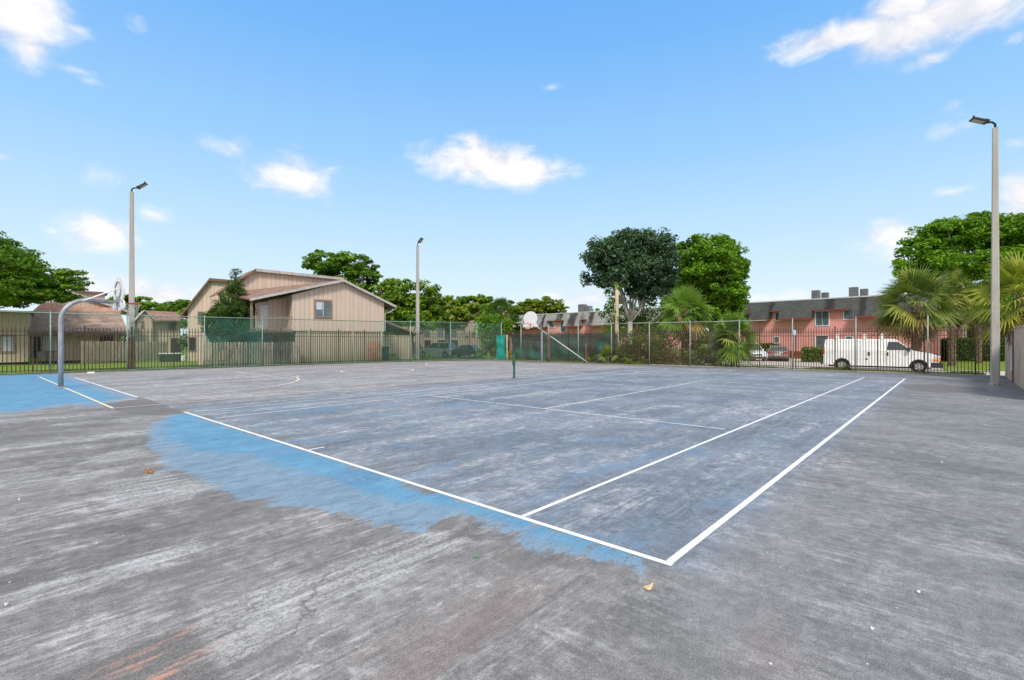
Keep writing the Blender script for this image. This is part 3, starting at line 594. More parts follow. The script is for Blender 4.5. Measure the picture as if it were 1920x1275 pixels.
# ------------------------------------------------------------------ basketball hoops
HOOP = mat('grey_hoop_pole', (.33,.35,.38), .5, .3, var=.18, vs=9, dirt=((.22,.20,.19), .5)); WHT = mat('dirty_white_board', (.68,.68,.70), .6, var=.08, vs=5, dirt=((.38,.34,.31), .5)); ORG = mat('orange_rim', (.70,.11,.04), .5, var=.15)
NETM = mat('net_cord', (.75,.72,.66), .8)
def hoop(base, ang, label, H=3.12, reach=1.55, sc_=1.0):
    r = empty('basketball_hoop', (base[0], base[1], 0), ang, label, 'basketball hoop', 'basketball hoops')
    pts = [(0,0,-.1),(0,0,1.2),(0,0,2.25)]; rb = .72; zc = 2.25
    for i in range(1, 9):
        th = i/8*pi/2; pts.append((rb-rb*cos(th), 0, zc+rb*sin(th)))
    pts.append((reach-.25, 0, zc+rb-.02))
    MB().tube(pts, .072, 14).build('pole', HOOP, r, smooth=True)
    MB().tube([(0,0,0),(0,0,.05)], .13, 12).build('ground_collar', HOOP, r)
    zb = zc+rb-.25; bx = reach
    # fan-shaped board: round top, narrower lobed bottom
    prof = []
    R_ = .52; zc2 = zb+.60
    for i in range(0, 25):
        th = -.20*pi+i/24*(1.40*pi); prof.append((R_*cos(th)*1.12, zc2+R_*sin(th)))
    prof += [(-.66, zb+.10), (-.62, zb-.02), (-.36, zb-.02), (-.20, zb+.10), (-.20,zb-.06), (.20,zb-.06), (.20, zb+.10), (.36, zb-.02), (.62, zb-.02), (.66, zb+.10)]
    b_ = MB().prism([(y, z) for y, z in prof], bx, bx+.035, axis='x'); bo = b_.build('backboard', WHT, r)
    # ribs on the back of the board
    m = MB()
    for i in range(24):
        a0, a1 = 2*pi*i/24, 2*pi*(i+1)/24
        m.tube([(bx-.015, cos(a0)*.30, zc2+.06+sin(a0)*.30), (bx-.015, cos(a1)*.30, zc2+.06+sin(a1)*.30)], .018, 5, cap=False)
    m.tube([(bx-.015,-.5,zb+.22),(bx-.015,0,zb+.42),(bx-.015,.5,zb+.22)], .02, 5); m.build('board_rib', HOOP, bo)
    MB().cbox((bx-.14,0,zb+.24), .28, .22, .06).cbox((bx-.01,0,zb+.24), .05, .3, .3).build('board_mount', HOOP, r)
    m = MB()
    for s in (-1,1): m.tube([(rb*.75, s*.05, zc+rb*.93), (bx-.02, s*.22, zb+.72)], .02, 6)
    m.build('board_strut', mat('pale_strut', (.6,.6,.6), .5, .3), r)
    # target square and rim
    m = MB()
    for y0_, y1_, z0_, z1_ in ((-.24,.24,zb+.56,zb+.60),(-.24,-.20,zb+.22,zb+.56),(.20,.24,zb+.22,zb+.56)): m.box(bx+.036,bx+.040,y0_,y1_,z0_,z1_)
    rc = (bx+.42, 0, zb+.20); rr = .235; ring = [(rc[0]+rr*cos(2*pi*i/28), rr*sin(2*pi*i/28), rc[2]) for i in range(29)]
    rim = MB().tube(ring, .019, 7, cap=False).cbox((bx+.10, 0, rc[2]-.015), .20, .12, .03).cbox((bx+.045,0,rc[2]-.06), .02, .16, .16)
    rim.tube([(bx+.04,-.1,rc[2]-.02),(rc[0]-rr*.6,-rr*.8,rc[2])], .01, 5).tube([(bx+.04,.1,rc[2]-.02),(rc[0]-rr*.6,rr*.8,rc[2])], .01, 5)
    ro = rim.build('rim', ORG, r, smooth=False)
    net = MB(); n = 12; lv = [(0, rr), (.10, rr*.86), (.19, rr*.74), (.28, rr*.62), (.37, rr*.58)]
    for i in range(n):
        for j in range(len(lv)-1):
            for sg in (-.5, .5):
                a0 = 2*pi*(i+.5*(j % 2))/n; a1 = a0+sg*2*pi/n
                net.tube([(rc[0]+lv[j][1]*cos(a0), lv[j][1]*sin(a0), rc[2]-lv[j][0]), (rc[0]+lv[j+1][1]*cos(a1), lv[j+1][1]*sin(a1), rc[2]-lv[j+1][0])], .0055, 4, cap=False)
    net.build('net', NETM, ro)
    r.scale = (sc_, sc_, sc_); return r
p = gnd(114, 727); hoop((p.x, p.y), CRZ+.10, 'near grey gooseneck basketball hoop with orange rim, on the blue paint at left')
p = gnd(1016, 681); hoop((p.x, p.y), CRZ+pi+.12, 'far basketball hoop with round white board in front of the teal fabric', sc_=.9)
# net post
p = gnd(964, 709); r = empty('tennis_net_post', (p.x, p.y, 0), CRZ, 'dark green tennis net post standing alone in mid court', 'net post')
NG = mat('net_post_green', (.025,.12,.075), .5, var=.2)
MB().tube([(0,0,0),(0,0,1.05)], .045, 10).tube([(0,0,1.05),(0,0,1.09)], .05, 10).build('pole', NG, r, smooth=False)
MB().box(-.075,-.04,-.03,.03,.55,.75).tube([(-.06,-.06,.65),(-.06,.06,.65)], .02, 8).build('winch', NG, r)
MB().tube([(0,0,.002),(0,0,.012)], .11, 14).build('foot_plate', mat('rusty_plate', (.12,.09,.07), .8), r)
# ------------------------------------------------------------------ stucco wall on the right
STUC = mat('tan_stucco', (.64,.48,.34), .95, var=.14, vs=2.2, bump=.9, bs=26, dirt=((.30,.22,.16), .55, (1,1,.45), 1.1))
WPNT = mat('white_vinyl', (.80,.84,.88), .4, var=.04)
wr = empty('stucco_wall', (*uv2w(15.0, -3.16), 0), CRZ, 'tan stucco boundary wall with a white gate panel at the right edge', 'wall')
MB().box(0, 7.95, -.24, 0, -.1, 2.02).box(9.0, 12.3, -.24, 0, -.1, 1.98).box(7.95, 9.0, -.24, -.0, -.1, .38).build('wall', STUC, wr)
MB().box(7.95, 9.0, -.10, .02, .38, 1.92).box(7.95, 9.0, -.12, .04, 1.66, 1.72).box(7.95,9.0,-.12,.04,1.90,1.97).build('gate_panel', WPNT, wr)
MB().box(7.90,7.96,.001,.05,0,1.96).build('door_frame', mat('brown_frame', (.22,.12,.08), .8), wr)
MB().box(0,7.88,-.27,.02,2.021,2.07).build('coping', STUC, wr)
m = MB()
m.tube([(8.4,-.5,0),(8.4,-.5,2.55)], .05, 8).tube([(7.9,-.6,0),(7.9,-.6,2.65)], .04, 8); m.build('white_pipe', WPNT, wr)
# ------------------------------------------------------------------ houses
def siding(name, c, dirtc, pitch=.31):
    M = bpy.data.materials.new(name); M.use_nodes = True; t = NT(M.node_tree); b = M.node_tree.nodes['Principled BSDF']
    P = t.new('ShaderNodeTexCoord').outputs['Object']; x, y, z = t.sep(P); s = t.m('ADD', x, y)
    gcell = t.m('FRACT', t.m('DIVIDE', s, pitch)); g = t.sm(t.m('ABSOLUTE', t.m('SUBTRACT', gcell, .5)), .05, .025)
    wn = t.new('ShaderNodeTexWhiteNoise', noise_dimensions='1D'); t.l.new(t.m('FLOOR', t.m('ADD', t.m('DIVIDE', s, pitch), .5)), wn.inputs['W'])
    cc = t.mix(t.m('MULTIPLY', wn.outputs['Value'], .6), c, tuple(q*.86 for q in c))
    cc = t.mix(t.sm(t.noise(t.mapv(P, (3,3,.35)), 1.0, 7, .65), .45, .75, 0, .5), cc, dirtc)
    cc = t.mix(t.sm(t.m('ADD', z, t.m('MULTIPLY', t.noise(P, 2, 4), 1.4)), 1.9, .7, 0, .22), cc, (.30,.27,.15))
    cc = t.mix(t.m('MULTIPLY', g, .62), cc, tuple(q*.30 for q in c))
    t.l.new(cc, b.inputs['Base Color']); b.inputs['Roughness'].default_value = .9
    bn = t.new('ShaderNodeBump'); bn.inputs['Distance'].default_value = .02; bn.inputs['Strength'].default_value = .6; bn.invert = True
    t.l.new(g, bn.inputs['Height']); t.l.new(bn.outputs[0], b.inputs['Normal']); return M
TAN = siding('tan_siding', (.64,.505,.415), (.43,.335,.265)); TAND = siding('tan_siding_weathered', (.56,.46,.345), (.33,.27,.20))
SHING = mat('brown_shingle', (.27,.165,.125), .95, var=.3, vs=2, dirt=((.15,.12,.10), .7), stretch=(1,1,1), bump=.5, bs=12)
SHINGD = mat('old_brown_shingle', (.30,.225,.18), .95, var=.3, vs=2, dirt=((.13,.12,.10), .8), bump=.5, bs=12)
FASC = mat('pale_fascia', (.46,.44,.42), .7, var=.15, vs=3, dirt=((.25,.2,.17), .4)); FASCD = mat('brown_fascia', (.17,.115,.085), .8, var=.2)
TRIM = mat('brown_trim', (.27,.19,.135), .85, var=.2)
GLASS = mat('window_glass', (.10,.13,.16), .08, spec=.9, var=.3, vs=2); BLIND = mat('pale_blind', (.52,.56,.60), .6, var=.12, vs=2, stretch=(1,1,12)); DARK = mat('dark_recess', (.02,.018,.016), .9)
def lp(root_xy, rz, px, py, n=0.0):     # where the sight line through a picture point meets the plane y=n of a house frame -> (t,z)
    c, s = cos(rz), sin(rz); N = Vector((-s, c)); Dv = Vector((c, s)); a = Vector(((px-960)/FPX, 1.0))
    o = Vector(root_xy); lam = (n+o.dot(N))/a.dot(N); p = a*lam-o
    return (p.dot(Dv), CH+(Y0-py)/FPX*lam)
def window(root, x0, x1, z0, z1, y=0, frame=None, glass=None, mull=1, name='window', fw=.09, side=None, blind=None):
    """window on the wall plane y, facing -y"""
    fm = MB(); f = frame or TRIM
    fm.box(x0-fw, x1+fw, y-.06, y-.002, z1, z1+fw).box(x0-fw, x1+fw, y-.07, y-.002, z0-fw, z0).box(x0-fw, x0, y-.06, y-.002, z0, z1).box(x1, x1+fw, y-.06, y-.002, z0, z1)
    o = fm.build(name, f, root)
    MB().box(x0, x1, y-.014, y-.003, z0, z1).build('pane', glass or GLASS, o)
    if blind: MB().box(x0+.02, x0+(x1-x0)*blind[0], y-.020, y-.015, z0+(z1-z0)*blind[1], z1).build('blind', BLIND, o)
    mm = MB()
    for k in range(mull): xm = x0+(x1-x0)*(k+1)/(mull+1); mm.box(xm-.02, xm+.02, y-.045, y-.021, z0, z1)
    if mull: mm.build('mullion', mat('white_window_bar', (.6,.6,.58), .5), o)
    return o
def slab(root, prof, y0, y1, th, m, name='roof'):   # open profile (x,z) list -> roof slab of thickness th
    up = [(x, z+th) for x, z in prof]; return MB().prism(prof+up[::-1], y0, y1).build(name, m, root)
TANF = siding('shabby_tan_siding', (.36,.295,.23), (.24,.20,.15))
# house A front wing
hA = (-14.37-.0, 32.1); rzA = atan2(.663, .749)
A_ = lambda px, py, n=0: lp(hA, rzA, px, py, n)
root = empty('tan_house', (*hA, -.05), rzA, 'large two-storey tan timber house with a gable, white-framed upstairs window and balcony', 'house')
tR, zR = A_(720, 566); tP, zP = A_(641, 527); tL, zL = 0.0, A_(548, 551)[1]; tE, zE = A_(466, 562)
zB = A_(600, 625)[1]
tr2 = tR
MB().prism([(0,2.22),(tR,2.22),(tR,zR),(tP,zP),(0,zL)], 0, 5.5).build('upper_wall', TAN, root)
MB().prism([(.25,0),(tR,0),(tR,2.219),(.25,2.219)], .06, 5.4).build('lower_wall', TAND, root)
MB().box(-2.0,.25,1.6,1.75,0,2.2).build('porch_wall', TAND, root); MB().box(-1.25,-.45,1.55,1.59,1.1,1.9).build('porch_window', GLASS, root)
MB().box(-2.4,.0,-.0,1.5,2.12,2.22).build('balcony_floor', FASCD, root)
# balcony recess: return wall set back, door
MB().prism([(-1.9,2.22),(-.001,2.22),(-.001,zL-.12),(-1.9,zL-.6)], 1.3, 1.42).build('balcony_wall', TAN, root)
MB().box(-2.35,-1.9,1.3,1.42,2.22,zL-.75).build('balcony_door', DARK, root)
MB().box(-2.45,-2.33,.1,.25,2.22,zE+.0).build('balcony_post', TRIM, root)
MB().box(-1.62,-1.15,1.25,1.295,2.3,3.9).build('shutter', WHT, root)
MB().box(-2.4,.0,-.0,.05,3.05,3.12).box(-2.4,0,0,.05,2.3,2.36).build('balcony_rail', TRIM, root)
slR = (zP-zR)/(tR-tP); slL = (zP-zE)/(tP-tE)
slab(root, [(tP,zP+.02),(tR+.85,zR-.85*slR)], -.3, 5.6, .10, SHING)
MB().add([(x, y, z+dz) for dz in (.10, 0) for x, y, z in ((tE,-.3,zE),(tP,-.3,zP+.02),(tP,5.9,zP+.30),(tE-.2,5.9,zE+.78))], [(0,1,2,3),(7,6,5,4),(0,4,5,1),(1,5,6,2),(2,6,7,3),(3,7,4,0)]).build('roof', SHING, root)
for nm, pr in (('fascia', [(tE,zE),(tP,zP+.02)]), ('fascia', [(tP,zP+.02),(tR+.85,zR-.85*slR)])):
    pr2 = [(x, z-.04) for x, z in pr]+[(x, z+.125) for x, z in pr[::-1]]
    MB().prism(pr2, -.36, -.302).build('fascia', FASC, root)
MB().tube([(tR+.85,-.3,zR-.85*slR-.05),(tR+.85,5.5,zR-.85*slR-.05)], .06, 6).build('gutter', FASC, root)
MB().tube([(tR+.8,-.2,zR-.45),(tR+.3,-.12,zR-.75),(tR+.06,-.05,zR-.8),(tR+.06,-.05,2.3)], .035, 6).build('downpipe', FASC, root)
w0, w1 = A_(592,563), A_(619,592); window(root, w0[0], w1[0], w1[1], w0[1], 0, TRIM, GLASS, 1, blind=(.45,.45), fw=.12)
# pink-brown patched area on lower wall
w0, w1 = A_(690,638), A_(716,672); MB().box(w0[0], w1[0], .035, .058, .1, w0[1]-.05).build('wall_patch', mat('rosy_patch', (.50,.26,.19), .9, var=.2), root)
# lower side annex right (brown roof, tan wall)
q0 = A_(722,640,4.5)
MB().prism([(tR+.05,0),(tR+4.2,0),(tR+4.2,2.0),(tR+.05,2.0)], 3.2, 6.5).build('annex_wall', TAND, root)
MB().prism([(tR+.06,3.6),(tR+4.9,1.95),(tR+4.9,2.05),(tR+.06,3.75)], 2.9, 6.8).build('annex_roof', SHING, root)
# rear tall block B
zb0 = [A_(455,526,6), A_(478,506,6), A_(642,523,6)]
pr = [(zb0[0][0]-.2, 0), (zb0[2][0], 0), (zb0[2][0], zb0[2][1]-.6), (zb0[2][0]-.5, zb0[2][1]), zb0[1], zb0[0], (zb0[0][0]-.2, zb0[0][1]-.2)]
MB().prism(pr, 6.0, 8.6).build('rear_wall', TAN, root)
slab(root, [(zb0[0][0]-1.6, zb0[0][1]-1.1), (zb0[1][0], zb0[1][1]), (zb0[2][0]+.3, zb0[2][1])], 5.75, 8.8, .10, SHING, 'rear_roof')
for a_, b_ in ((0,1),(1,2)):
    p0 = (zb0[0][0]-1.6, zb0[0][1]-1.1) if a_ == 0 else zb0[1]; p1 = zb0[b_]
    MB().prism([(p0[0],p0[1]-.08),(p1[0],p1[1]-.08),(p1[0],p1[1]+.125),(p0[0],p0[1]+.125)], 5.69, 5.748).build('fascia', FASC if a_ else FASCD, root)
# block A, further left: a separate house in the row
h2 = (X_(352,41.5), 41.5); rz2 = .30; A2_ = lambda px, py, n=0: lp(h2, rz2, px, py, n)
root2 = empty('tan_house', (*h2, -.05), rz2, 'tan timber house with a steep left roof slope, partly behind the bushy evergreen', 'house')
N2 = 0.0
c = [A2_(352,578,N2), A2_(395,524,N2), A2_(462,531,N2)]; xr = c[2][0]+.6
pr = [(c[0][0],-.4),(xr,-.4),(xr,c[2][1]),c[1],c[0]]
MB().prism(pr, N2, N2+8).build('wall', TAN, root2)
sl = (c[1][1]-c[0][1])/(c[1][0]-c[0][0])
slab(root2, [(c[0][0]-.5, c[0][1]-.5*sl), c[1], (xr+.3, c[2][1])], N2-.3, N2+8.2, .12, SHING)
MB().prism([(c[0][0]-.5,c[0][1]-.5*sl-.1),(c[1][0],c[1][1]-.1),(c[1][0],c[1][1]+.14),(c[0][0]-.5,c[0][1]-.5*sl+.14)], N2-.36, N2-.302).build('fascia', FASCD, root2)
MB().prism([(c[1][0],c[1][1]-.08),(xr+.3,c[2][1]-.08),(xr+.3,c[2][1]+.14),(c[1][0],c[1][1]+.14)], N2-.36, N2-.302).build('fascia', FASCD, root2)
a0, a1 = A2_(373,585,N2), A2_(379,604,N2); window(root2, a0[0], a1[0], a1[1], a0[1], N2, TRIM, GLASS, 0)
a0, a1 = A2_(355,632,N2), A2_(366,656,N2); window(root2, a0[0], a1[0], a1[1], a0[1], N2, TRIM, DARK, 0)
# small house B between, far
hB = (X_(250,46), 46.0); rzB = rzA; B_ = lambda px, py, n=0: lp(hB, rzB, px, py, n)
root = empty('tan_house', (*hB, -.3), rzB, 'small distant tan house with brown roof between the near light pole and the evergreen', 'house')
b0, b1, b2, b3 = B_(257,601), B_(271,583), B_(286,600), B_(340,600)
zo = .3
MB().prism([(b0[0],0),(b2[0],0),(b2[0],b2[1]+zo),(b1[0],b1[1]+zo),(b0[0],b0[1]+zo)], 0, 6).build('gable_wall', TAND, root)
MB().prism([(b2[0]+.01,0),(b3[0],0),(b3[0],b3[1]+zo-.1),(b2[0]+.01,b2[1]+zo-.1)], .5, 6).build('wall', TAND, root)
q = [B_(285,600,-.2), B_(345,600,-.2), B_(340,585,3.5), B_(268,582,3.5)]
MB().add([(q[0][0],-.2,q[0][1]+zo),(q[1][0],-.2,q[1][1]+zo),(q[2][0],3.5,q[2][1]+zo),(q[3][0],3.5,q[3][1]+zo),
  (q[0][0],-.2,q[0][1]+zo-.12),(q[1][0],-.2,q[1][1]+zo-.12),(q[2][0],3.5,q[2][1]+zo-.12),(q[3][0],3.5,q[3][1]+zo-.12)],
  [(0,1,2,3),(7,6,5,4),(0,4,5,1),(1,5,6,2),(2,6,7,3),(3,7,4,0)]).build('roof', SHING, root)
slab(root, [(b0[0]-.3,b0[1]+zo-.25),(b1[0],b1[1]+zo+.03),(b2[0]+.1,b2[1]+zo-.02)], -.25, 3, .08, FASC, 'gable_roof')
a0, a1 = B_(318,606,.5), B_(328,618,.5); window(root, a0[0], a1[0], a1[1]+zo, a0[1]+zo, .5, TRIM, GLASS, 0)
a0, a1 = B_(321,634,.5), B_(340,658,.5); MB().box(a0[0],a1[0],.42,.498,.1,a0[1]+zo).build('doorway', mat('dark_maroon_door', (.05,.025,.022), .8), root)
a0, a1 = B_(265,602), B_(269,614); window(root, a0[0], a1[0], a1[1]+zo, a0[1]+zo, 0, TRIM, GLASS, 0, fw=.04)
# far-left house C
hC = (X_(55,36.5), 36.5); rzC = rzA; C_ = lambda px, py, n=0: lp(hC, rzC, px, py, n)
root = empty('tan_house', (*hC, -.06), rzC, 'tan house at far left with weathered brown hipped roof and a window by the tree', 'house')
zo = .06; e0 = C_(0, 587)
MB().prism([(-14,0),(0,0),(0,C_(55,587)[1]+zo),(-14,C_(55,587)[1]+zo)], 0, 7).build('left_wall', TAND, root)
MB().prism([(-14.3,C_(55,587)[1]+zo),(.15,C_(55,587)[1]+zo),(.15,C_(55,587)[1]+zo+.14),(-14.3,C_(55,587)[1]+zo+.14)], -.25, 7.2).build('left_roof', SHINGD, root)
a0, a1 = C_(2,631), C_(25,658); window(root, a0[0], a1[0], a1[1]+zo, a0[1]+zo, 0, TRIM, BLIND, 1, fw=.14)
g0, g1 = C_(232,622,.2), C_(58,622,.2)
MB().prism([(.01,0),(g0[0]-.3,0),(g0[0]-.3,g0[1]+zo),(.01,g0[1]+zo)], 1.4, 7).build('porch_wall', TAND, root)
q = [C_(52,622,-.1), C_(241,622,-.1), C_(225,586,3.2), C_(55,583,3.2)]
MB().add([(x, y, z+zo+dz) for dz in (0,-.14) for (x, z), y in zip(q, (-.1,-.1,3.2,3.2))], [(0,1,2,3),(7,6,5,4),(0,4,5,1),(1,5,6,2),(2,6,7,3),(3,7,4,0)]).build('roof', SHINGD, root)
MB().box(q[0][0], q[1][0], -.2, -.101, q[0][1]+zo-.22, q[0][1]+zo-.02).build('gutter', FASCD, root)
r1 = [C_(58,586,3.3), C_(228,584,3.3), C_(215,570,6), C_(80,566,6)]
MB().add([(x, y, z+zo+dz) for dz in (0,-.14) for (x, z), y in zip(r1, (3.3,3.3,6,6))], [(0,1,2,3),(7,6,5,4),(0,4,5,1),(1,5,6,2),(2,6,7,3),(3,7,4,0)]).build('upper_roof', mat('pink_brown_shingle', (.42,.24,.18), .95, var=.25, dirt=((.25,.18,.14), .5)), root)
u0 = [C_(100,590,5), C_(228,588,5), C_(228,583,5), C_(125,548,5), C_(100,546,5)]
MB().prism([(x, z+zo) for x, z in u0], 5, 9).build('upper_gable', TAN, root)
MB().prism([(u0[3][0],u0[3][1]+zo),(u0[2][0]+.4,u0[2][1]+zo-.12),(u0[2][0]+.4,u0[2][1]+zo+.08),(u0[3][0],u0[3][1]+zo+.2)], 4.7, 9.2).build('gable_roof', FASC, root)
u1 = [C_(130,570,8), C_(198,572,8), C_(198,549,8), C_(130,545,8)]
MB().prism([(x, z+zo) for x, z in u1], 9.5, 12).build('rear_wall', TAN, root); MB().prism([(u1[3][0]-.2,u1[3][1]+zo),(u1[2][0]+.2,u1[2][1]+zo),(u1[2][0]+.2,u1[2][1]+zo+.15),(u1[3][0]-.2,u1[3][1]+zo+.15)], 9.2, 12.3).build('rear_roof', FASCD, root)
a0, a1 = C_(80,628,1.4), C_(108,658,1.4); window(root, a0[0], a1[0], a1[1]+zo, a0[1]+zo, 1.4, TRIM, BLIND, 2, fw=.08)
a0, a1 = C_(62,632,1.4), C_(76,672,1.4); MB().box(a0[0],a1[0],1.34,1.398,.05,a0[1]+zo).build('door', DARK, root)
a0, a1 = C_(188,626,1.4), C_(212,640,1.4); MB().box(a0[0],a1[0],1.34,1.398,a1[1],a0[1]).build('high_window', mat('red_brown', (.12,.035,.025), .7), root)
MB().box(*sorted((C_(70,660,.9)[0], C_(86,660,.9)[0])), .6, 1.2, 0, .75).build('air_conditioner', mat('grey_unit', (.22,.23,.23), .6), root)
# far houses behind the car park on the left
for (xa, xb, ya, yb, Y, lab, rc) in ((738, 872, 560, 602, 74, 'distant tan townhouse with pinkish roof behind the silver car', SHING), (872, 965, 575, 606, 88, 'distant pale townhouse under the palm with brown trunk skirt', SHINGD)):
    x0, x1 = X_(xa, Y), X_(xb, Y); z0 = -.6; ze = Z_(yb+8, Y)-z0; zp = Z_(ya, Y)-z0; r = empty('townhouse', (x0, Y, z0), .12, lab, 'house'); Lw = x1-x0
    MB().prism([(0,0),(Lw*.35,0),(Lw*.35,ze),(Lw*.17,zp-1.1),(0,ze)], 0, 8).build('gable_wall', TANF, r)
    MB().box(Lw*.351, Lw, .8, 8, 0, ze-.05).build('wall', TANF, r)
    slab(r, [(-.4,ze-.25),(Lw*.17,zp-1.0),(Lw*.35+.1,ze-.2)], -.4, 5, .14, rc, 'gable_roof')
    MB().add([(x, y, z+dz) for dz in (0,-.16) for x, y, z in ((Lw*.3,.2,ze),(Lw+.4,.2,ze),(Lw-1.0,5,zp),(Lw*.12,5,zp))], [(0,1,2,3),(7,6,5,4),(0,4,5,1),(1,5,6,2),(2,6,7,3),(3,7,4,0)]).build('roof', rc, r)
    for k in range(3): xx = Lw*(.42+.19*k); window(r, xx, xx+.8, ze-1.7, ze-.8, .8, TRIM, GLASS, 0, fw=.05); MB().box(xx, xx+1.0, .74, .79, .1, 2.1).build('doorway', DARK, r)
    window(r, Lw*.14, Lw*.20, ze-1.7, ze-.8, 0, TRIM, GLASS, 0, fw=.05)
# small pale gable further right and the tiny roofs far right
for (px0, px1, py0, pyb, Y, lab) in ((1753,1795,632,662,72,'small white gabled house glimpsed behind the pickets right of the van'),):
    x0, x1 = X_(px0,Y), X_(px1,Y); L = x1-x0; r = empty('cottage', (x0, Y, -.65), -.2, lab, 'house'); h = Z_(py0,Y)+.65
    MB().prism([(0,0),(L,0),(L,h*.65),(L/2,h),(0,h*.65)], 0, 7).build('wall', WHT, r); slab(r, [(-.4,h*.62),(L/2,h+.05),(L+.4,h*.62)], -.4, 7.3, .15, mat('grey_shingle', (.2,.2,.2), .9), 'roof')
    window(r, L*.4, L*.62, 1.2, 2.4, 0, WPNT, GLASS, 0)
# ------------------------------------------------------------------ wooden fences on the left
WF = mat('tan_fence_boards', (.60,.51,.39), .9, var=.22, vs=3, stretch=(3,3,.5), dirt=((.25,.22,.16), .5)); WFG = mat('grey_fence_boards', (.21,.19,.175), .9, var=.3, vs=3, stretch=(3,3,.5))
def board_fence(A, Bp, H, label, m, z0, gate=None, bw=.14, gap=.045):
    d = Bp-A; L = d.length; r = empty('board_fence', (A.x, A.y, z0), atan2(d.y, d.x), label, 'fence'); mb = MB(); mg = MB(); x = 0; k = 0
    while x < L:
        tgt = mg if gate and gate[0] < x < gate[1] else mb
        h = H+random.uniform(-.03,.03); tgt.box(x, x+bw, -.02-(k % 2)*.035, -(k % 2)*.035, .04, h); x += bw+gap; k += 1
    mb.build('boards', m, r)
    if gate: mg.build('gate_boards', WFG, r)
    MB().box(0,L,.012,.05,.35,.44).box(0,L,.012,.05,H-.35,H-.26).build('rails', m, r); return r
def onoff(px, off): # point on the line parallel to left fence, off metres outside, at picture column px
    a = FA+nL*off; return a+dL*along(a, dL, px)
board_fence(onoff(398,.75), onoff(563,.75), 1.48, 'tan shadow-board timber fence with a grey gate in front of the big house', WF, -.04, gate=(3.15,4.3))
board_fence(onoff(372,1.9), onoff(397,1.2), 1.5, 'short return of timber fence beside the evergreen tree', WF, -.04)
board_fence(Vector((X_(152,33.0), 33.0)), Vector((X_(236,37.8), 37.8)), 1.55, 'tan timber fence beyond the lawn behind the near hoop', WF, -.06)
board_fence(Vector((X_(252,38.5), 38.5)), Vector((X_(312,43), 43)), 1.6, 'low tan timber fence in front of the small distant house', WF, -.15)
# ------------------------------------------------------------------ pink building
rzP = atan2(-.75, .66); hP = (26.8, 59.5); PZ = -.62
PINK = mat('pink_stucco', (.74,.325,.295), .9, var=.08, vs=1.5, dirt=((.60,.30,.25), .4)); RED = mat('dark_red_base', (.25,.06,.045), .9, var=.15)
DSH = bpy.data.materials.new('dark_mansard_shingle'); DSH.use_nodes = True
def mansard_mat(M, base, stain, amt, spots=()):
    t = NT(M.node_tree); b = M.node_tree.nodes['Principled BSDF']; P = t.new('ShaderNodeTexCoord').outputs['Object']; x, y, z = t.sep(P)
    br = t.new('ShaderNodeTexBrick'); t.l.new(t.comb(x, z), br.inputs['Vector']); br.inputs['Scale'].default_value = 1; br.inputs['Brick Width'].default_value = .45; br.inputs['Row Height'].default_value = .2
    br.inputs['Mortar Size'].default_value = .02; br.inputs['Color1'].default_value = (*base, 1); br.inputs['Color2'].default_value = (*[q*.72 for q in base], 1); br.inputs['Mortar'].default_value = (*[q*.45 for q in base], 1)
    n = t.noise(t.mapv(P, (1.0,1,.10)), .8, 5, .6, .3); c = t.mix(t.sm(n, .52, .66, 0, amt), br.outputs[0], stain); en = t.noise(P, 1.6, 6, .7)
    for x0_, w_ in spots: c = t.mix(t.sm(t.m('ADD', t.m('ABSOLUTE', t.m('SUBTRACT', x, x0_)), t.m('MULTIPLY', t.m('SUBTRACT', en, .5), 1.1)), w_, w_*.45, 0, .9), c, (.022,.02,.02))
    c = t.mix(t.sm(t.noise(P, 1.2, 6), .5, .75, 0, .3), c, tuple(min(1, q*1.25) for q in base))
    t.l.new(c, b.inputs['Base Color']); b.inputs['Roughness'].default_value = .9
DSPOT = [(lp(hP, rzP, px_, 585)[0], w_) for px_, w_ in ((1386,.8),(1449,.35),(1558,.55),(1620,.4))]
mansard_mat(DSH, (.092,.098,.094), (.045,.045,.045), .6, DSPOT)
LSH = bpy.data.materials.new('pale_mansard_shingle'); LSH.use_nodes = True; mansard_mat(LSH, (.36,.35,.34), (.10,.095,.09), .9, [(lp(hP, rzP, px_, 600)[0], w_) for px_, w_ in ((1022,.5),(1052,.9),(1077,1.1),(1112,.6))])
P_ = lambda px, py, n=0: lp(hP, rzP, px, py, n)
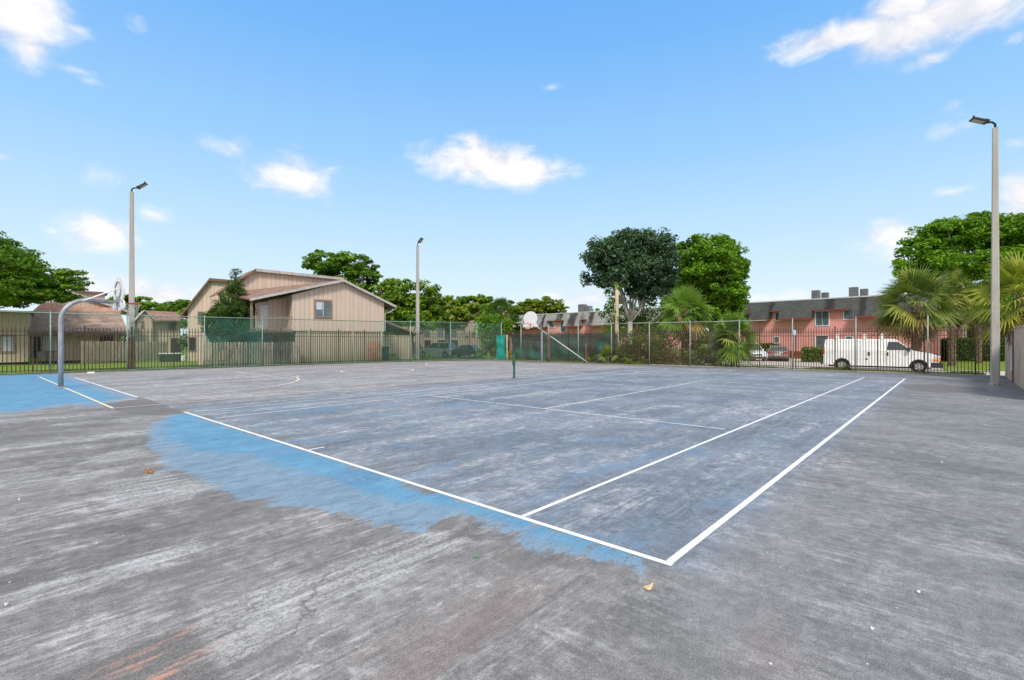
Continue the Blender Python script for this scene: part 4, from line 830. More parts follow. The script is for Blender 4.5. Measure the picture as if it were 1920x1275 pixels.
def pink(s0, s1, zt, label, roofm, notches, lows, zm, acs):
    r = empty('pink_building', (*hP, PZ), rzP, label, 'building'); dz = -PZ
    MB().box(s0, s1, 0, 9, .0, zt+dz-.25).build('wall', PINK, r)
    MB().box(s0-.02, s1+.02, -.03, -.002, .0, .95).build('dark_base', RED, r)
    # mansard with gaps at the windows
    xs = [s0-.2]; mb = MB(); full = []
    cur = s0-.2
    for (a, b_, zn) in sorted(notches): full.append((cur, a, zm)); full.append((a, b_, zn)); cur = b_
    full.append((cur, s1+.2, zm)); k = 1.0/(zt-zm)
    for (a, b_, zlo) in full:
        if b_-a < .02: continue
        off = lambda z: -.95+.85*(z-zm)*k
        yl, yt = off(zlo), off(zt)
        mb.add([(a,yl,zlo+dz),(b_,yl,zlo+dz),(b_,yt,zt+dz),(a,yt,zt+dz),(a,0,zlo+dz),(b_,0,zlo+dz),(b_,0,zt+dz),(a,0,zt+dz)], [(0,1,2,3),(0,4,5,1),(1,5,6,2),(3,2,6,7),(0,3,7,4)])
    ro = mb.build('mansard_roof', roofm, r)
    MB().box(s0-.25, s1+.25, -.14, 9.1, zt+dz+.002, zt+dz+.12).build('roof_edge', mat('pale_roof_edge', (.55,.54,.52), .8), r)
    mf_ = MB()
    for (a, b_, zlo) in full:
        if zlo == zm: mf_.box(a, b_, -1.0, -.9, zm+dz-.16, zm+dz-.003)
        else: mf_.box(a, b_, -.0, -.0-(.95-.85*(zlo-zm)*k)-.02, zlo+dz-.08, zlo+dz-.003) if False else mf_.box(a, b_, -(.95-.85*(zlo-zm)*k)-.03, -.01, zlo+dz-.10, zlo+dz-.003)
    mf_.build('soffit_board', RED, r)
    for (a, b_, z0_, z1_) in lows: window(r, a, b_, z0_+dz, z1_+dz, 0, WPNT, GLASS, 1 if b_-a > 1.2 else 0, fw=.07)
    for (a, w, h, y) in acs:
        o = MB().box(a, a+w, y, y+w*.9, zt+dz+.13, zt+dz+.13+h).build('air_conditioner', mat('ac_grey', (.20,.21,.21), .6, .3, var=.15), r, bevel=.03)
        m = MB()
        for i in range(6): m.box(a-.01, a+w+.01, y-.012, y-.002, zt+dz+.2+i*(h-.1)/6, zt+dz+.23+i*(h-.1)/6)
        m.build('grille', DARK, o); MB().tube([(a+w/2,y+w*.45,zt+dz+.13+h),(a+w/2,y+w*.45,zt+dz+.145+h)], w*.25, 12).build('fan_guard', DARK, o)
    return r
S_ = lambda px: P_(px, 600)[0]
ztR, zmR = 5.9, 3.95
pink(S_(1372), S_(1756), ztR, 'long pink stucco building with dark shingle mansard roof behind the white van', DSH,
    [(S_(1387), S_(1412), 4.75), (S_(1447), S_(1465), 4.85), (S_(1526), S_(1602), 4.75)],
    [(S_(1390),S_(1405),3.7,4.6),(S_(1454),S_(1463),3.8,4.6),(S_(1530),S_(1554),3.1,4.6),(S_(1583),S_(1600),3.7,4.6),(S_(1452),S_(1460),1.25,1.9),(S_(1530),S_(1553),.6,1.95),(S_(1586),S_(1598),1.5,1.9)], zmR,
    [(S_(1514),.72,1.0,1.2),(S_(1531),.62,.72,1.5),(S_(1586),.72,1.05,1.0),(S_(1607),.62,.80,1.0)])
pink(S_(975), S_(1245), 5.85, 'distant pink building with pale streaked mansard roof left of the tall wooden pole', LSH,
    [(S_(1030), S_(1062), 4.75), (S_(1093), S_(1105), 4.75)], [(S_(1031),S_(1040),3.6,4.6),(S_(1051),S_(1060),2.9,4.6),(S_(1100),S_(1106),3.9,4.5)], 3.75, [(S_(1076),1.1,1.3,1),(S_(1086),1.0,1.0,1.2)])
# ------------------------------------------------------------------ road, lot, kerbs (right side)
ROADM = mat('pale_concrete_road', (.46,.43,.39), .95, var=.12, vs=1.2, dirt=((.30,.28,.25), .5)); KERB = mat('kerb_concrete', (.55,.54,.50), .9, var=.12); KY = mat('yellow_kerb_paint', (.70,.58,.30), .8, var=.15)
rzR = atan2(dR.y, dR.x)
MB().box(-6, 60, 6.3, 10.6, -.7, -.420).build('road', ROADM, loc=(FC.x, FC.y, 0), rz=rzR, kind='structure')
MB().box(6, 27.5, 10.6, 24.6, -.7, -.416).build('parking_lot', ROADM, loc=(FC.x, FC.y, 0), rz=rzR, kind='structure')
MB().box(6, 27.5, 24.6, 24.8, -.7, -.30).build('kerb', KY, loc=(FC.x, FC.y, 0), rz=rzR, kind='structure')
MB().box(27.5, 60, 10.6, 10.8, -.7, -.30).build('kerb', KERB, loc=(FC.x, FC.y, 0), rz=rzR, kind='structure')
MB().box(-14, 3.5, 14, 30, -.7, -.418).build('car_park', mat('grey_asphalt', (.16,.16,.16), .9), loc=(FC.x-6, FC.y+3, 0), rz=.1, kind='structure')
# ------------------------------------------------------------------ vehicles
TYRE = mat('tyre', (.018,.018,.018), .85); RIMM = mat('wheel_rim', (.42,.42,.42), .4, .4, var=.1); CGL = mat('car_glass', (.03,.04,.045), .06, spec=.9); BUMP = mat('black_plastic', (.04,.04,.042), .6)
REDL = mat('tail_lamp', (.45,.02,.02), .25, spec=.7); AMB = mat('amber_lamp', (.85,.25,.03), .3, spec=.7); HDL = mat('headlamp', (.6,.62,.64), .15, spec=.9)
def wheel(root, x, y, r, side, w=.22):
    o = MB(); ring = [(.0, r*.62),(.02, r*.93),(.05, r),(w-.05, r),(w-.02, r*.93),(w, r*.62)]; n = 24; vs = []; fs = []
    for k in range(n):
        th = 2*pi*k/n
        for (yy, rr) in ring: vs.append((x+rr*cos(th), y+side*(yy-w), r+rr*sin(th)))
    m_ = len(ring)
    for k in range(n):
        for j in range(m_-1): fs.append((k*m_+j, k*m_+j+1, ((k+1) % n)*m_+j+1, ((k+1) % n)*m_+j))
    ty = o.add(vs, fs).build('wheel', TYRE, root, smooth=True)
    rm = MB(); yy = y-side*.035
    rm.tube([(x, yy-side*.12, r), (x, yy-side*.05, r)], [r*.55, r*.55], 20)
    for k in range(5):
        a = 2*pi*k/5+.3; rm.cbox((x+cos(a)*r*.34, yy-side*.02, r+sin(a)*r*.34), r*.45, .05, r*.15, Matrix.Rotation(-a, 3, 'Y'))
    rm.tube([(x, yy-side*.05, r), (x, yy, r)], [r*.17, r*.13], 12)
    rg = [(x+r*.55*cos(2*pi*i/20), yy-side*.01, r+r*.55*sin(2*pi*i/20)) for i in range(21)]; rm.tube(rg, .022, 5, cap=False)
    rm.build('rim', RIMM, ty); return ty
def arch(xc, r, z0, n=8): # arch cut in the underside profile, left to right
    a0 = math.asin(min(1, max(-1, (z0-r*.86)/r))) if False else 0
    return [(xc-r*1.16, z0)]+[(xc-r*1.16*cos(pi*i/n), r*.95+r*1.18*sin(pi*i/n)) for i in range(0, n+1)]+[(xc+r*1.16, z0)]
def car(name, loc, rz, label, paint_, L=4.6, Wd=1.78, wb=2.7, r=.32, kind='sedan', group=None, zscale=1):
    root = empty(name, loc, rz, label, 'car', group); f = L/2; xf, xr = wb/2+.02, -wb/2-.08; h = Wd/2
    if kind == 'suv': belt, top = 1.02, 1.68; low = [(-f+.05,.45),(-f,.9),(-f+.12,1.02),(f-1.25,1.02),(f-.25,.88),(f-.02,.7),(f,.42)]; gh = [(-f+.12,belt),(-f+.45,top),(f-1.95,top),(f-1.2,belt)]
    else: belt, top = .92, 1.42; low = [(-f+.03,.42),(-f,.78),(-f+.08,.96),(-f+.75,.97),(f-1.3,.92),(f-.3,.76),(f-.02,.62),(f,.38)]; gh = [(-f+.65,.95),(-f+1.35,top-.02),(f-2.2,top),(f-1.2,belt)]
    z0 = .2
    prof = [(-f+.08, z0+.05)]+arch(xr, r, z0)+arch(xf, r, z0)+[(f-.1, z0+.02)]+low[::-1]
    b = MB().prism(prof, -h, h); bo = b.build('body', paint_, root)
    bm = bmesh.new(); bm.from_mesh(bo.data); es = [e for e in bm.edges if all(abs(abs(v.co.y)-h) < 1e-4 for v in e.verts)]
    bmesh.ops.bevel(bm, geom=es, offset=.06, segments=3, affect='EDGES', clamp_overlap=True); bm.to_mesh(bo.data); bm.free()
    for p_ in bo.data.polygons: p_.use_smooth = len(p_.vertices) == 4 and p_.area < .4
    hb, ht = h*.93, h*.70
    (x0,za),(x1,zb),(x2,zc),(x3,zd) = gh
    V = [(x0,-hb,za-.02),(x3,-hb,zd-.02),(x3,hb,zd-.02),(x0,hb,za-.02),(x1,-ht,zb-.04),(x2,-ht,zc-.04),(x2,ht,zc-.04),(x1,ht,zb-.04)]
    MB().add(V, [(0,1,5,4),(1,2,6,5),(2,3,7,6),(3,0,4,7),(4,5,6,7)]).build('window_glass', CGL, root)
    rf = MB().add([(x1-.03,-ht-.02,zb-.05),(x2+.03,-ht-.02,zc-.05),(x2+.03,ht+.02,zc-.05),(x1-.03,ht+.02,zb-.05),(x1+.08,-ht+.08,zb+.01),(x2-.08,-ht+.08,zc+.02),(x2-.08,ht-.08,zc+.02),(x1+.08,ht-.08,zb+.01)], [(0,3,2,1),(4,5,6,7),(0,1,5,4),(1,2,6,5),(2,3,7,6),(3,0,4,7)])
    for s in (-1,1):
        for (xa, xb, za_, zb_) in ((x0,x1,za,zb),(x3,x2,zd,zc),((x0+x3)/2+.1,(x1+x2)/2+.1,za,zc)): rf.tube([(xa, s*(hb+.005), za_-.03),(xb, s*(ht+.01), zb_-.03)], .035, 6)
    rf.build('roof', paint_, root)
    for x in (xf, xr):
        for s in (-1,1): wheel(root, x, s*(h-.01), r, s, .2)
    for s in (-1,1):
        MB().cbox((f-.16, s*(h-.24), .68), .28, .36, .13).build('headlight', HDL, root, bevel=.03)
        MB().cbox((-f+.05, s*(h-.24), .82), .14, .40, .16).build('tail_light', REDL, root, bevel=.03)
        MB().cbox((x3-.28, s*(h+.06), belt+.05), .12, .18, .12).build('side_mirror', paint_, root, bevel=.02)
        MB().cbox((-.15, s*(h+.008), .80), .18, .03, .03).cbox((.85, s*(h+.008), .80), .18, .03, .03).build('door_handle', BUMP, root)
    MB().cbox((f-.0, 0, .33), .1, Wd*.82, .16).build('front_bumper', BUMP, root, bevel=.02); MB().cbox((-f+.03, 0, .34), .1, Wd*.82, .16).build('rear_bumper', BUMP, root, bevel=.02)
    MB().cbox((f-.0, 0, .60), .06, .8, .12).build('grille', BUMP, root); MB().cbox((-f-.01, 0, .62), .03, .5, .12).build('number_plate', mat('plate_white', (.6,.6,.58), .5), root)
    return root
def carpaint(n, c, m_=.3): return mat(n, c, .25, m_, var=.03, spec=.6)
SILV, GRAPH, DRED, WPT, BEIG = carpaint('silver_paint', (.42,.44,.46), .5), carpaint('dark_green_paint', (.035,.06,.065)), carpaint('dark_red_paint', (.16,.02,.025)), carpaint('white_paint', (.72,.74,.76), 0), carpaint('champagne_paint', (.33,.30,.28), .5)
def place(px, Y, z=-.417): return (X_(px, Y), Y, z)
car('parked_car', place(820, 56.0), pi-.35, 'silver hatchback parked left of the dark car behind the green mesh', SILV, 4.3, kind='suv')
car('parked_car', place(873, 55), pi-.45, 'dark car with red tail light parked beside the silver one', GRAPH, 4.6)
car('parked_car', place(762, 68), pi+.3, 'dark red car far back between the annex wall and the light pole', DRED, 4.3, kind='suv')
car('parked_car', place(1407, 48), -1.75, 'white car nose-on in the lot under the low palm', WPT, 4.5, kind='suv', zscale=1)
car('parked_car', place(1460, 47.3), 1.05, 'champagne sedan showing its red tail lamp, beside the white car', BEIG, 4.6)
car('parked_car', place(1765, 66), .2, 'white car far behind the pickets to the right of the van', WPT, 4.5)
car('parked_car', place(1786, 60), 2.9, 'dark red car far behind the pickets, rightmost of all the cars', DRED, 4.5)
# the van
vx = FC+dR*0; Yv = 31.7; vp = Vector((X_(1647, Yv), Yv))
VW = mat('van_white', (.80,.80,.80), .35, var=.04, spec=.5, dirt=((.50,.42,.34), .35, (1,1,2), 1.5))
root = empty('cargo_van', (vp.x, vp.y, -.42), rzR, 'white cargo van with roof rack uprights parked beyond the rusty pickets', 'van')
L2 = 2.95; r = .375; wf_, wr_ = 1.97, -1.90; h = 1.0; z0 = .36
prof = [(-L2+.02, z0+.05)]+arch(wr_, r, z0)+arch(wf_, r, z0)+[(L2-.12, z0)]+[(L2-.04,.55),(L2-.05,1.02),(L2-.25,1.14),(L2-.9,1.26),(L2-1.28,1.34),(-L2+.03,1.34)]
bo = MB().prism(prof, -h, h).build('body', VW, root)
bm = bmesh.new(); bm.from_mesh(bo.data); es = [e for e in bm.edges if all(abs(abs(v.co.y)-h) < 1e-4 for v in e.verts) and not all(abs(v.co.z-1.34) < .001 for v in e.verts)]
bmesh.ops.bevel(bm, geom=es, offset=.05, segments=3, affect='EDGES', clamp_overlap=True); bm.to_mesh(bo.data); bm.free()
hb, ht = 1.0, .86; x3 = L2-1.24; x2 = L2-2.02; zt = 2.06
mb = MB().add([(-L2+.03,-hb,1.338),(x3,-hb,1.338),(x3,hb,1.338),(-L2+.03,hb,1.338),(-L2+.12,-ht,zt-.06),(x2,-ht,zt-.06),(x2,ht,zt-.06),(-L2+.12,ht,zt-.06),
    (-L2+.2,-ht+.12,zt),(x2-.12,-ht+.12,zt),(x2-.12,ht-.12,zt),(-L2+.2,ht-.12,zt)], [(0,1,5,4),(1,2,6,5),(2,3,7,6),(3,0,4,7),(4,5,9,8),(5,6,10,9),(6,7,11,10),(7,4,8,11),(8,9,10,11)])
mb.build('upper_body', VW, root)
def sidep(x, z, s, e=.006): k = (z-1.338)/(zt-.06-1.338); return (x, s*(hb+(ht-hb)*k+e), z)
for s in (-1,1):
    pts = [(.42,1.37),(x3-.08,1.37),(x2+.05,1.88),(.50,1.88)]
    MB().add([sidep(x, z, s) for x, z in pts]+[sidep(x, z, s, -.01) for x, z in pts], [(0,1,2,3),(0,4,5,1),(1,5,6,2),(2,6,7,3),(3,7,4,0)]).build('side_window', CGL, root)
    MB().tube([sidep(x3-.42,1.40,s,.01), sidep(x3-.42,1.66,s,.01)], .018, 5).build('window_bar', BUMP, root)
    MB().cbox((.46, s*(h+.01), 1.12), .10, .03, .22).build('door_handle', BUMP, root, bevel=.01)
    MB().cbox((-.48, s*(h+.01), 1.12), .12, .03, .22).build('cargo_door_handle', BUMP, root, bevel=.01)
    seams = MB()
    for xx in (.36, -.62, 1.72): seams.box(xx, xx+.012, s*(h+.003)-.002, s*(h+.003)+.002, .48, 1.33)
    seams.build('door_seams', mat('seam_dark', (.12,.12,.12), .8), root)
    MB().cbox((-.60, s*(h+.006), .78), .14, .006, .10).build('rust_spot', mat('rusty_spot', (.22,.09,.05), .9), root)
    MB().cbox((x3-.22, s*(h+.13), 1.42), .14, .22, .24).build('side_mirror', BUMP, root, bevel=.03)
    MB().cbox((L2-.12, s*(h-.12), .98), .26, .28, .15).build('headlight', HDL, root, bevel=.03)
    MB().cbox((L2-.16, s*(h-.09), .80), .34, .24, .13).build('indicator', AMB, root, bevel=.02)
    MB().cbox((-L2+.05, s*(h-.05), 1.28), .10, .12, .44).build('tail_light', REDL, root, bevel=.02)
    for x in (wf_, wr_): wheel(root, x, s*(h-.02), r, s, .24)
    for x in (wf_, wr_):
        MB().tube([(x+(r*1.16)*cos(pi*i/14), s*(h+.004), r*.95+(r*1.17)*sin(pi*i/14)) for i in range(15)], .035, 5).build('wheel_arch', BUMP, root)
    for x in (-2.25,-.72,.20): MB().cbox((x, s*.84, zt+.14), .14, .04, .36).build('rack_upright', VW, root)
MB().add([(x3+.004,-hb*.93,1.40),(x3+.004,hb*.93,1.40),(x2+.05,ht*.9,1.93),(x2+.05,-ht*.9,1.93),(x3-.05,-hb*.93,1.36),(x3-.05,hb*.93,1.36),(x2-.02,ht*.9,1.90),(x2-.02,-ht*.9,1.90)], [(0,1,2,3),(4,5,6,7),(0,4,5,1),(1,5,6,2),(2,6,7,3),(3,7,4,0)]).build('windscreen', CGL, root)
MB().box(L2-.42,L2+.13,-1.03,1.03,.34,.66).build('front_bumper', BUMP, root, bevel=.05); MB().cbox((-L2-.06,0,.50), .18, 1.9, .2).build('rear_bumper', BUMP, root, bevel=.03)
MB().box(L2-.12,L2-.01,-.9,.9,.68,1.04).build('grille', BUMP, root, bevel=.02); MB().box(-L2+.3,L2-.4,-.8,.8,.26,.44).build('underbody', DARK, root)
for x in (-2.25,-.72,.20): MB().box(x-.03,x+.03,-.84,.84,zt+.06,zt+.10).build('rack_bar', VW, root)
# ------------------------------------------------------------------ barrels, bins, small garden things
def bin_(name, px, Y, w, h, label, colr, cat='bin', lid=True, z=None):
    x = X_(px, Y); z = gz(x, Y) if z is None else z; r = empty(name, (x, Y, z), .4, label, cat); m = mat(name+'_paint_'+str(int(colr[1]*1000)), colr, .5, var=.15)
    a, b_ = w*.42, w/2; MB().add([(-a,-a,.08),(a,-a,.08),(a,a,.08),(-a,a,.08),(-b_,-b_,h),(b_,-b_,h),(b_,b_,h),(-b_,b_,h)], [(3,2,1,0),(4,5,6,7),(0,1,5,4),(1,2,6,5),(2,3,7,6),(3,0,4,7)]).build('tub', m, r, bevel=.015)
    MB().box(-b_-.03,b_+.03,-b_-.03,b_+.05,h+.003,h+.07).build('lid', m, r, bevel=.015)
    for s in (-1,1): MB().tube([(s*a*.9,a,.1),(s*a*1.0+s*.05,a,.1)], .1, 10).build('wheel', TYRE, r)
    return r
bo_ = onoff(722, .55); bin_('wheeled_bin', 722, bo_.y, .5, 1.02, 'dark navy bin standing at the right corner of the big tan house', (.012,.022,.04), z=0)
bin_('wheeled_bin', 755, 49, .9, 1.15, 'green wheeled bin on the grass near the dark red car', (.02,.20,.07))
r = empty('garden_box', (X_(322,39.2), 39.2, gz(X_(322,39.2),39.2)), .6, 'dark green storage box with pale lid on the lawn before the maroon doorway', 'storage box')
MB().box(-.8,.6,-.35,.35,.02,.62).build('box', mat('box_green', (.02,.05,.025), .6), r, bevel=.02); MB().box(-.84,.64,-.39,.39,.622,.70).build('lid', WHT, r, bevel=.015)
MB().cbox((0,0,.25),.5,.4,.5).build('white_sack', WPNT, bevel=.12, loc=(X_(341,39.5),39.5,gz(X_(341,39.5),39.5)), rz=.3, label='white sack lying beside the green storage box', cat='sack')
# small sign plate on the fence
x = along(FC, dR, 1491); p = FC+dR*x
r = empty('notice_plate', (p.x, p.y, 0), rzR, 'small pale blue notice plate fixed high on the rusty fence', 'sign')
MB().box(-.08,.08,-.30,-.285,1.85,2.12).build('plate', mat('pale_blue_plate', (.42,.58,.62), .5), r); MB().box(-.015,.015,-.284,-.265,1.2,2.14).build('bracket', GALV, r)
# litter
def scrap(name, px, py, s, m, label, cat='litter', shape=None, th=.006):
    p = gnd(px, py); n = 9; rnd = random.Random(int(px)); pts = shape or [(cos(2*pi*i/n)*s*rnd.uniform(.5,1.1), sin(2*pi*i/n)*s*rnd.uniform(.4,1)) for i in range(n)]
    k = len(pts); vs = [(0,0,.008+th*2)]+[(x, y, .012+th*rnd.uniform(0,2.5)) for x, y in pts]+[(x, y, .009) for x, y in pts]
    fs = [(0,1+i,1+(i+1)%k) for i in range(k)]+[(1+i,1+k+i,1+k+(i+1)%k,1+(i+1)%k) for i in range(k)]
    return MB().add(vs, fs).build(name, m, loc=(p.x,p.y,0), rz=rnd.uniform(0,6), label=label, cat=cat)
BRN = mat('dry_leaf', (.33,.17,.09), .8, var=.3, vs=30); star = [(cos(2*pi*i/10+.2)*(.058 if i % 2 == 0 else .020), sin(2*pi*i/10+.2)*(.058 if i % 2 == 0 else .028)) for i in range(10)]
scrap('dry_leaf', 281, 887, .07, BRN, 'orange-brown dry leaf curled on the grey asphalt left of the blue paint', 'leaf', star, .02)
scrap('fresh_leaf', 893, 1046, .014, mat('fresh_leaf_green', (.05,.45,.08), .6), 'tiny bright green leaf on the asphalt below the blue paint', 'leaf')
p = gnd(1216, 1103); TN = mat('tan_husk', (.62,.47,.30), .8, var=.2, vs=30)
MB().add([(-.035,-.02,.006),(-.01,-.03,.006),(.02,-.012,.006),(.07,.02,.006),(.075,.03,.006),(.01,.022,.006),(-.03,.02,.006),(-.03,-.015,.016),(0,-.005,.022),(.07,.025,.012),(-.02,.012,.018)],
  [(0,1,8,7),(1,2,8),(2,3,9,8),(3,4,9),(4,5,8,9),(5,6,10,8),(6,0,7,10),(7,8,10)]).build('seed_husk', TN, loc=(p.x,p.y,0), rz=.55, label='pale tan bone-shaped husk just below the front court corner', cat='husk')
CH_ = mat('white_chip', (.8,.8,.78), .7)
for i, (a, b_, s, lab) in enumerate(((1722,1113,.012,'larger white chip of grit at lower right'),(1635,1183,.012,'flat white chip low on the right asphalt'),(1583,1102,.006,'tiny ochre crumb between the two white chips'),(36,939,.01,'cream pebble near the left edge'),(12,1137,.012,'pale sliver at the bottom left edge'),(1766,868,.016,'faint white fleck far right of the court line'),(181,1021,.007,'small pale grain on the bare left asphalt'))):
    scrap('grit_chip', a, b_, s*.75, CH_ if i != 2 else TN, lab, 'grit')
p = gnd(171, 701); MB().cbox((0,0,.05), .30, .12, .10).build('crushed_cup', WHT, bevel=.04, loc=(p.x,p.y,.0), rz=.5, label='crushed white carton at the foot of the left fence', cat='litter')
# small debris specks, too many to count
rg = np.random.default_rng(3); n = 420; uu = rg.uniform(-3.2, 9, n); vv = rg.uniform(-6, 12, n); mbs = MB()
for i in range(n):
    s = rg.uniform(.002,.0055); x, y = uv2w(uu[i], vv[i])
    if hypot(x, y) < 1.8: continue
    mbs.cbox((x, y, s*.5), s*2*rg.uniform(.5,1.4), s*2, s, Matrix.Rotation(rg.uniform(0,3), 3, 'Z'))
mbs.build('asphalt_grit', mat('grit', (.45,.42,.38), .9, var=.5, vs=2), kind='stuff', label='fine grit scattered over the court surface', cat='grit')
# ------------------------------------------------------------------ foliage materials
F_DK = foliage('foliage_dark', (.025,.062,.014), (.085,.165,.03)); F_MID = foliage('foliage_mid', (.05,.135,.012), (.18,.34,.025)); F_LT = foliage('foliage_light', (.075,.17,.012), (.24,.38,.03))
F_BL = foliage('foliage_bluish', (.028,.070,.038), (.125,.205,.115), trans=.2); F_BR = foliage('foliage_bright', (.065,.17,.012), (.22,.42,.02)); F_YW = foliage('foliage_yellowgreen', (.10,.18,.015), (.30,.39,.04), (.35,.20,.06))
F_PALM = foliage('palm_green', (.07,.13,.025), (.34,.38,.07), (.42,.33,.08), .15); F_PALMG = foliage('palm_bright', (.08,.18,.025), (.32,.48,.08), (.44,.46,.10), .3); F_PALMY = foliage('palm_yellow', (.20,.26,.03), (.58,.56,.07), (.50,.36,.08), .35); F_DEAD = foliage('dead_frond', (.16,.085,.045), (.42,.27,.14), None, .25)
F_OLD = foliage('old_frond', (.22,.16,.05), (.46,.33,.11), None, .3)
# ------------------------------------------------------------------ trees
tree('spreading_tree', (X_(-110,34), 34, -.1), pxblobs(34, [(-150,480,120,60),(-60,500,110,60,1),(10,500,62,40,-1),(60,525,62,36),(112,523,40,18,1),(20,545,70,24,-1.5),(85,556,45,12),(-30,550,90,26,1),(140,535,18,8,0),(0,470,28,22,1),(-60,450,60,30)]), F_MID, 'huge spreading tree overhanging the far left edge', nclump=11, leaf=.13, per=80, flat=.32, trunk_r=.5, seed=2, csz=.26)
tree('shade_tree', (X_(655,56), 56, -.4), pxblobs(56, [(612,492,40,20),(650,500,44,26,1),(690,505,18,18),(625,515,40,20,-1),(672,525,36,24),(700,540,22,18,1)]), F_MID, 'tall layered tree rising behind the right slope of the big house', nclump=6, leaf=.22, per=75, flat=.35, trunk_r=.4, seed=3, csz=.26)
tree('shade_tree', (X_(745,50), 50, -.5), pxblobs(50, [(715,560,36,30),(745,550,36,28,1),(770,545,30,26),(735,580,40,26,0),(800,585,30,22,0),(800,548,24,26,-1),(760,580,44,24),(815,570,18,20,1),(720,590,26,22,2),(790,570,34,24,1),(780,592,40,18,0),(820,590,20,16,1),(700,570,20,24,1)]), F_LT, 'leafy green tree beside the distant light pole', nclump=6, leaf=.2, per=75, flat=.55, trunk_r=.3, seed=4)
tree('shade_tree', (X_(838,60), 60, -.6), pxblobs(60, [(815,588,30,18),(840,575,30,17,1),(865,585,34,20),(885,592,26,16,-1),(845,600,40,12)]), F_YW, 'yellow-green umbrella-shaped tree above the silver car', nclump=5, leaf=.24, per=70, flat=.4, trunk_r=.35, seed=5)
tree('shade_tree', (X_(905,76), 76, -.6), pxblobs(76, [(885,567,28,12),(912,565,24,12,1),(870,580,30,14),(905,585,34,18,-1),(930,590,20,18)]), F_LT, 'low broad tree on the skyline left of the palm with brown skirt', nclump=4, leaf=.3, per=70, flat=.4, trunk_r=.35, seed=6)
tree('shade_tree', (X_(1000,108), 108, -.6), pxblobs(108, [(965,580,26,16),(995,575,26,14,1),(1025,570,30,13),(1045,580,20,10,-1),(985,595,34,16),(1020,590,34,14),(955,600,24,18)]), F_YW, 'wide yellow-green tree behind the far backboard', nclump=4, leaf=.3, per=70, flat=.4, trunk_r=.35, seed=7)
tree('shade_tree', (X_(965,68), 68, -.6), pxblobs(68, [(960,610,22,22),(945,620,18,18),(950,600,18,14)]), F_DK, 'dark low tree between the distant palm and the far backboard', nclump=6, leaf=.25, per=60, seed=8)
tree('shade_tree', (X_(1112,100), 100, -.6), pxblobs(100, [(1100,588,16,9),(1120,585,14,8)]), F_YW, 'little distant treetop above the pale streaked roof', nclump=4, leaf=.3, per=50, seed=31)
tree('shade_tree', (X_(265,72), 72, -.4), pxblobs(72, [(235,570,30,14),(262,565,24,12,1),(290,575,26,12),(200,575,26,12),(250,580,30,12)]), F_LT, 'tree on the skyline just right of the near light pole', nclump=4, leaf=.3, per=70, flat=.4, seed=9)
tree('shade_tree', (X_(330,70), 70, -.4), pxblobs(70, [(312,578,20,11),(335,574,22,12,1),(355,575,18,12),(325,585,28,10)]), F_MID, 'tree behind the small distant house, touching the steep roof', nclump=4, leaf=.3, per=70, seed=10)
tree('bluish_oak', (X_(1182,40), 40, -.5), pxblobs(40, [(1130,478,36,30),(1175,462,44,28,1),(1220,462,42,28),(1250,495,28,34,-1),(1195,500,56,36),(1120,515,26,24,1),(1160,520,30,22,-1),(1230,530,34,22,1),(1150,495,40,30,1.5),(1210,545,30,14)]), F_BL, 'large bluish dark round-crowned tree left of the bright green one', nclump=20, leaf=.14, per=85, flat=.8, trunk_r=.22, bark=BARKP, seed=11, csz=.25, fork=.62)
tree('shade_tree', (X_(1335,50), 50, -.6), pxblobs(50, [(1300,475,40,36),(1340,470,42,34,1),(1368,500,36,38),(1375,545,32,36,0),(1280,560,34,34,0),(1335,590,44,24,0),(1365,470,26,30,1),(1270,490,18,40,1),(1330,515,56,40),(1375,535,26,28,-1),(1290,530,34,36,1),(1340,560,40,26),(1370,575,20,16),(1310,580,26,18),(1330,500,50,30,-1.5),(1350,540,40,30,-1.5),(1300,510,36,36,0),(1385,510,18,26,0)]), F_BR, 'large bright green round tree left of the pink building', nclump=11, leaf=.17, per=85, flat=.6, trunk_r=.35, seed=12, csz=.25)
tree('understorey_tree', (X_(1185,43), 43, -.5), pxblobs(43, [(1145,555,18,22),(1150,590,22,26,1),(1180,575,18,24,1.5),(1225,585,36,30),(1255,570,24,22,1),(1240,615,30,22),(1190,620,34,26,-.5),(1150,620,20,22,0)]), F_MID, 'green understorey tree tangled below the bluish oak', nclump=9, leaf=.14, per=60, flat=.8, trunk_r=.15, seed=13)
tree('shade_tree', (X_(1805,50), 50, -.6), pxblobs(50, [(1790,440,56,30,0),(1835,422,46,22,0),(1885,430,56,28,0),(1745,462,34,24,.5),(1705,490,26,30,0),(1770,575,60,30,1),(1860,585,60,26,1),(1715,470,36,26),(1760,445,48,28,1),(1815,440,48,30),(1870,440,50,30,1),(1930,450,60,40),(1735,505,48,32,-1),(1790,500,60,36,-1.5),(1860,500,60,40,-1),(1930,520,60,50),(1780,545,44,30,1),(1850,555,50,30),(1720,540,32,26),(1990,500,60,60)]), F_BR, 'broad bright green tree behind the right-hand light pole', nclump=7, leaf=.19, per=85, flat=.55, trunk_r=.45, seed=14, csz=.25, shell=.3)
tree('evergreen_tree', (X_(428,31.8), 31.8, -.05), pxblobs(31.8, [(441,518,6,13),(440,530,10,11),(440,544,17,12),(441,538,13,14),(440,556,24,15),(445,585,34,18),(415,590,28,18,.3),(405,612,26,18,-.3),(440,615,40,24,.2),(462,600,18,20,.2),(395,625,14,10),(460,625,22,18,.0),(440,640,40,16,.4),(425,575,26,16,.2),(455,575,22,16,.3),(400,600,20,16,.2),(430,600,40,22,.4)]), F_DK, 'dark bushy evergreen with a spire top in front of the big tan house', nclump=38, leaf=.10, per=42, flat=1.0, trunk_r=.12, seed=15, csz=.15, up=.2, aspect=.3, cat='tree')
